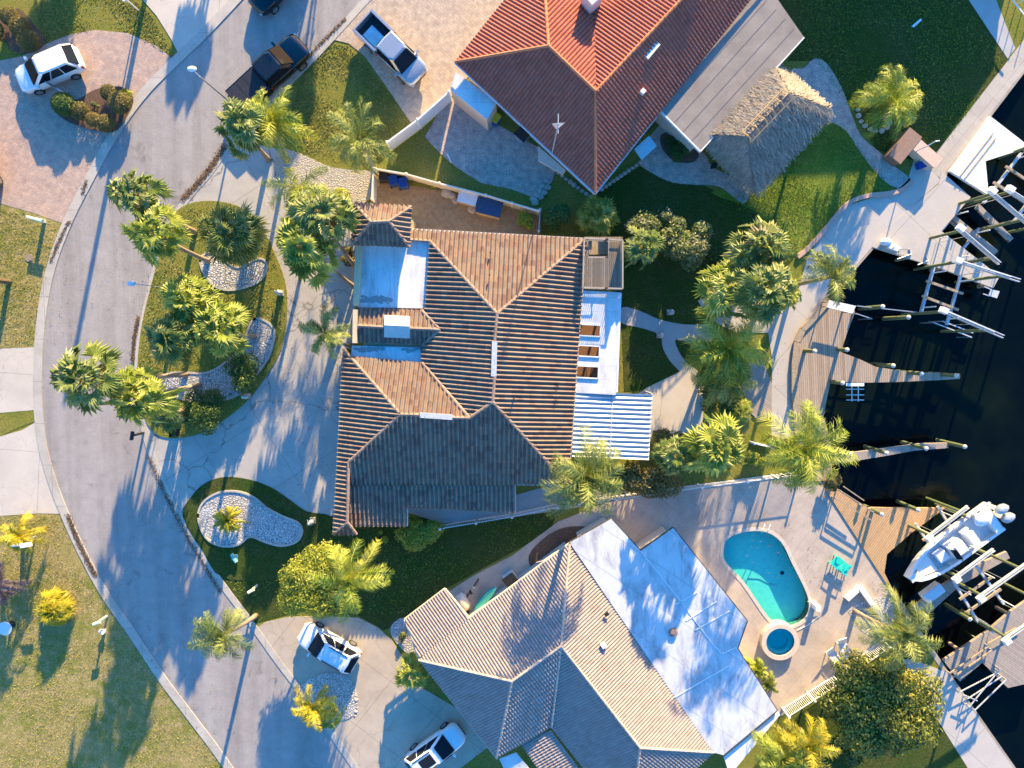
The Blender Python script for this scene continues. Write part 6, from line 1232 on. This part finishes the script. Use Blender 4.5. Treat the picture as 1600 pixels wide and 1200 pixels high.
def chair(px, hd, label):
    q = P(*px, .5); t = thing('deck_chair', label, 'chair', (0, 0, 0), 'turquoise deck chairs'); b = MB(); b.box((0, 0, .38), (.6, .58, .05)); b.build('seat', M_TURQ, t); b = MB(); [b.box((-.36, dy, .72), (.04, .1, .75), M=Matrix.Rotation(R(-16), 3, 'Y')) for dy in (-.24, -.12, 0, .12, .24)]; b.build('backrest', M_TURQ, t)
    for s in (-1, 1): b = MB(); b.box((-.02, s*.34, .56), (.66, .12, .03)); b.build('armrest', M_TURQ, t)
    for x, y in ((.26, -.3), (.26, .3), (-.28, -.3), (-.28, .3)): b = MB(); b.box((x, y, .27), (.06, .06, .54)); b.build('leg', M_TURQ, t)
    t.location = (q.x, q.y, .03); t.rotation_euler.z = hd
chair((1308, 879), R(140), 'upper turquoise deck chair at the corner of the pool deck'); chair((1321, 889), R(-30), 'lower turquoise deck chair at the corner of the pool deck')
pp_ = thing('pool_handrail', 'curved white hose and hand rail at the corner of the pool', 'handrail', P(1270, 948, 0)); b = MB(); b.tube([P(1262, 940, .3), P(1272, 938, .5), P(1282, 948, .3), P(1281, 962, .08), P(1265, 975, .06), P(1246, 985, .06)], .03, 6); b.build('rail', M_WTRIM, pp_); b = MB(); b.box(P(1275, 948, .45), (.35, .35, .85)); b.build('pump_box', M_WTRIM, pp_)
pl_ = thing('planter_wall', 'low whitewashed wall around the triangular stone bed', 'low wall', P(1345, 940, 0)); b = MB(); b.beam(P(1343, 917, .2), P(1385, 975, .2), .35, .42); b.beam(P(1343, 917, .19), P(1322, 936, .19), .3, .38); b.build('wall', M_VINW, pl_)
kk = thing('kayak', 'yellow and black double kayak beside the white membrane roof', 'kayak', P(1183, 1045, 0)); b = MB(); c0_, c1_ = P(1160, 1025, .3), P(1212, 1072, .3); d = (c1_-c0_); nrm = Vector((-d.y, d.x, 0)).normalized(); rings = []
for i in range(13):
    t_ = i/12; w_ = max(.02, .36*math.sin(math.pi*t_)**.7); c_ = c0_+d*t_; rings.append([c_-nrm*w_, c_-nrm*w_*.7+Vector((0, 0, .14)), c_+nrm*w_*.7+Vector((0, 0, .14)), c_+nrm*w_, c_+nrm*w_*.4-Vector((0, 0, .2)), c_-nrm*w_*.4-Vector((0, 0, .2))])
b.loft(rings); b.build('hull', simple('yellow_kayak', (.5, .45, .08), (.4, .38, .06), 3, .4), kk, smooth=True)
for f in (.3, .62): b = MB(); c_ = c0_+d*f+Vector((0, 0, .15)); b.box(c_, (1.0, .4, .05), math.atan2(d.y, d.x)); b.build('cockpit', M_BLK, kk)
dv = thing('pool_skimmer', 'white slide foot at the top corner of the pool', 'pool ladder', P(1193, 828, 0)); b = MB(); [b.tube([P(1190+dx, 832, -.3), P(1191+dx, 828, .55), P(1194+dx, 822, .55), P(1195+dx, 819, .05)], .03, 6) for dx in (0, 9)]; b.build('rails', M_WTRIM, dv)
pc = thing('white_pipe', 'short white pipe lying at the patio edge', 'pipe', P(702, 246, 0)); b = MB(); b.tube([P(699, 240, .08), P(705, 254, .08)], .06, 8); b.build('pipe', M_WTRIM, pc)
ht = thing('lawn_sprinkler_cone', 'small pale towel lying on the dark lawn', 'towel', P(1431, 36, 0)); b = MB(); b.add([P(1424, 41, .05), P(1438, 29, .09), P(1441, 31, .09), P(1428, 43, .05), P(1424, 41, .02), P(1438, 29, .02), P(1441, 31, .02), P(1428, 43, .02)], [(0, 1, 2, 3), (0, 4, 5, 1), (1, 5, 6, 2), (2, 6, 7, 3), (3, 7, 4, 0)]); b.build('cloth', M_WTRIM, ht)
fr = thing('white_railing', 'white railing by the patio at the upper end of the canal', 'railing', P(1590, 5, 0)); b = MB(); b.beam(P(1570, -15, 1.), P(1606, 30, 1.), .06, .06); [b.beam(P(1570+9*k, -15+11*k, 0), P(1570+9*k, -15+11*k, 0)+Vector((0, 0, 1)), .05, .05) for k in range(5)]; b.build('rail', M_VINW, fr)
fp_ = thing('fire_pit', 'dark round fire bowl under the thatched hut', 'fire pit', P(1112, 262, 0)); b = MB(); b.cyl(P(1112, 262, 0), .12, .7, 10, .2); b.build('bowl', M_DKMET, fp_)

mc = thing('meter_cover', 'round brown cover set in the left lawn below the wide mailbox', 'cover', P(45, 403, 0)); b = MB(); b.cyl(P(45, 403, .02), .28, .03, 20); b.build('lid', simple('brown_cover', (.3, .22, .17), (.24, .18, .14), 8, .8), mc)

tb = thing('timber_sill', 'long worn timber beam between the concrete walk and the timber dock', 'beam', P(1250, 540, 0)); b = MB(); ln = [(1296, 468), (1272, 496), (1254, 515), (1245, 534), (1241, 570), (1241, 610), (1247, 680)]
for i in range(len(ln)-1): b.beam(P(*ln[i], .2), P(*ln[i+1], .2), .42, .16)
b.build('beam', M_PILEB, tb)
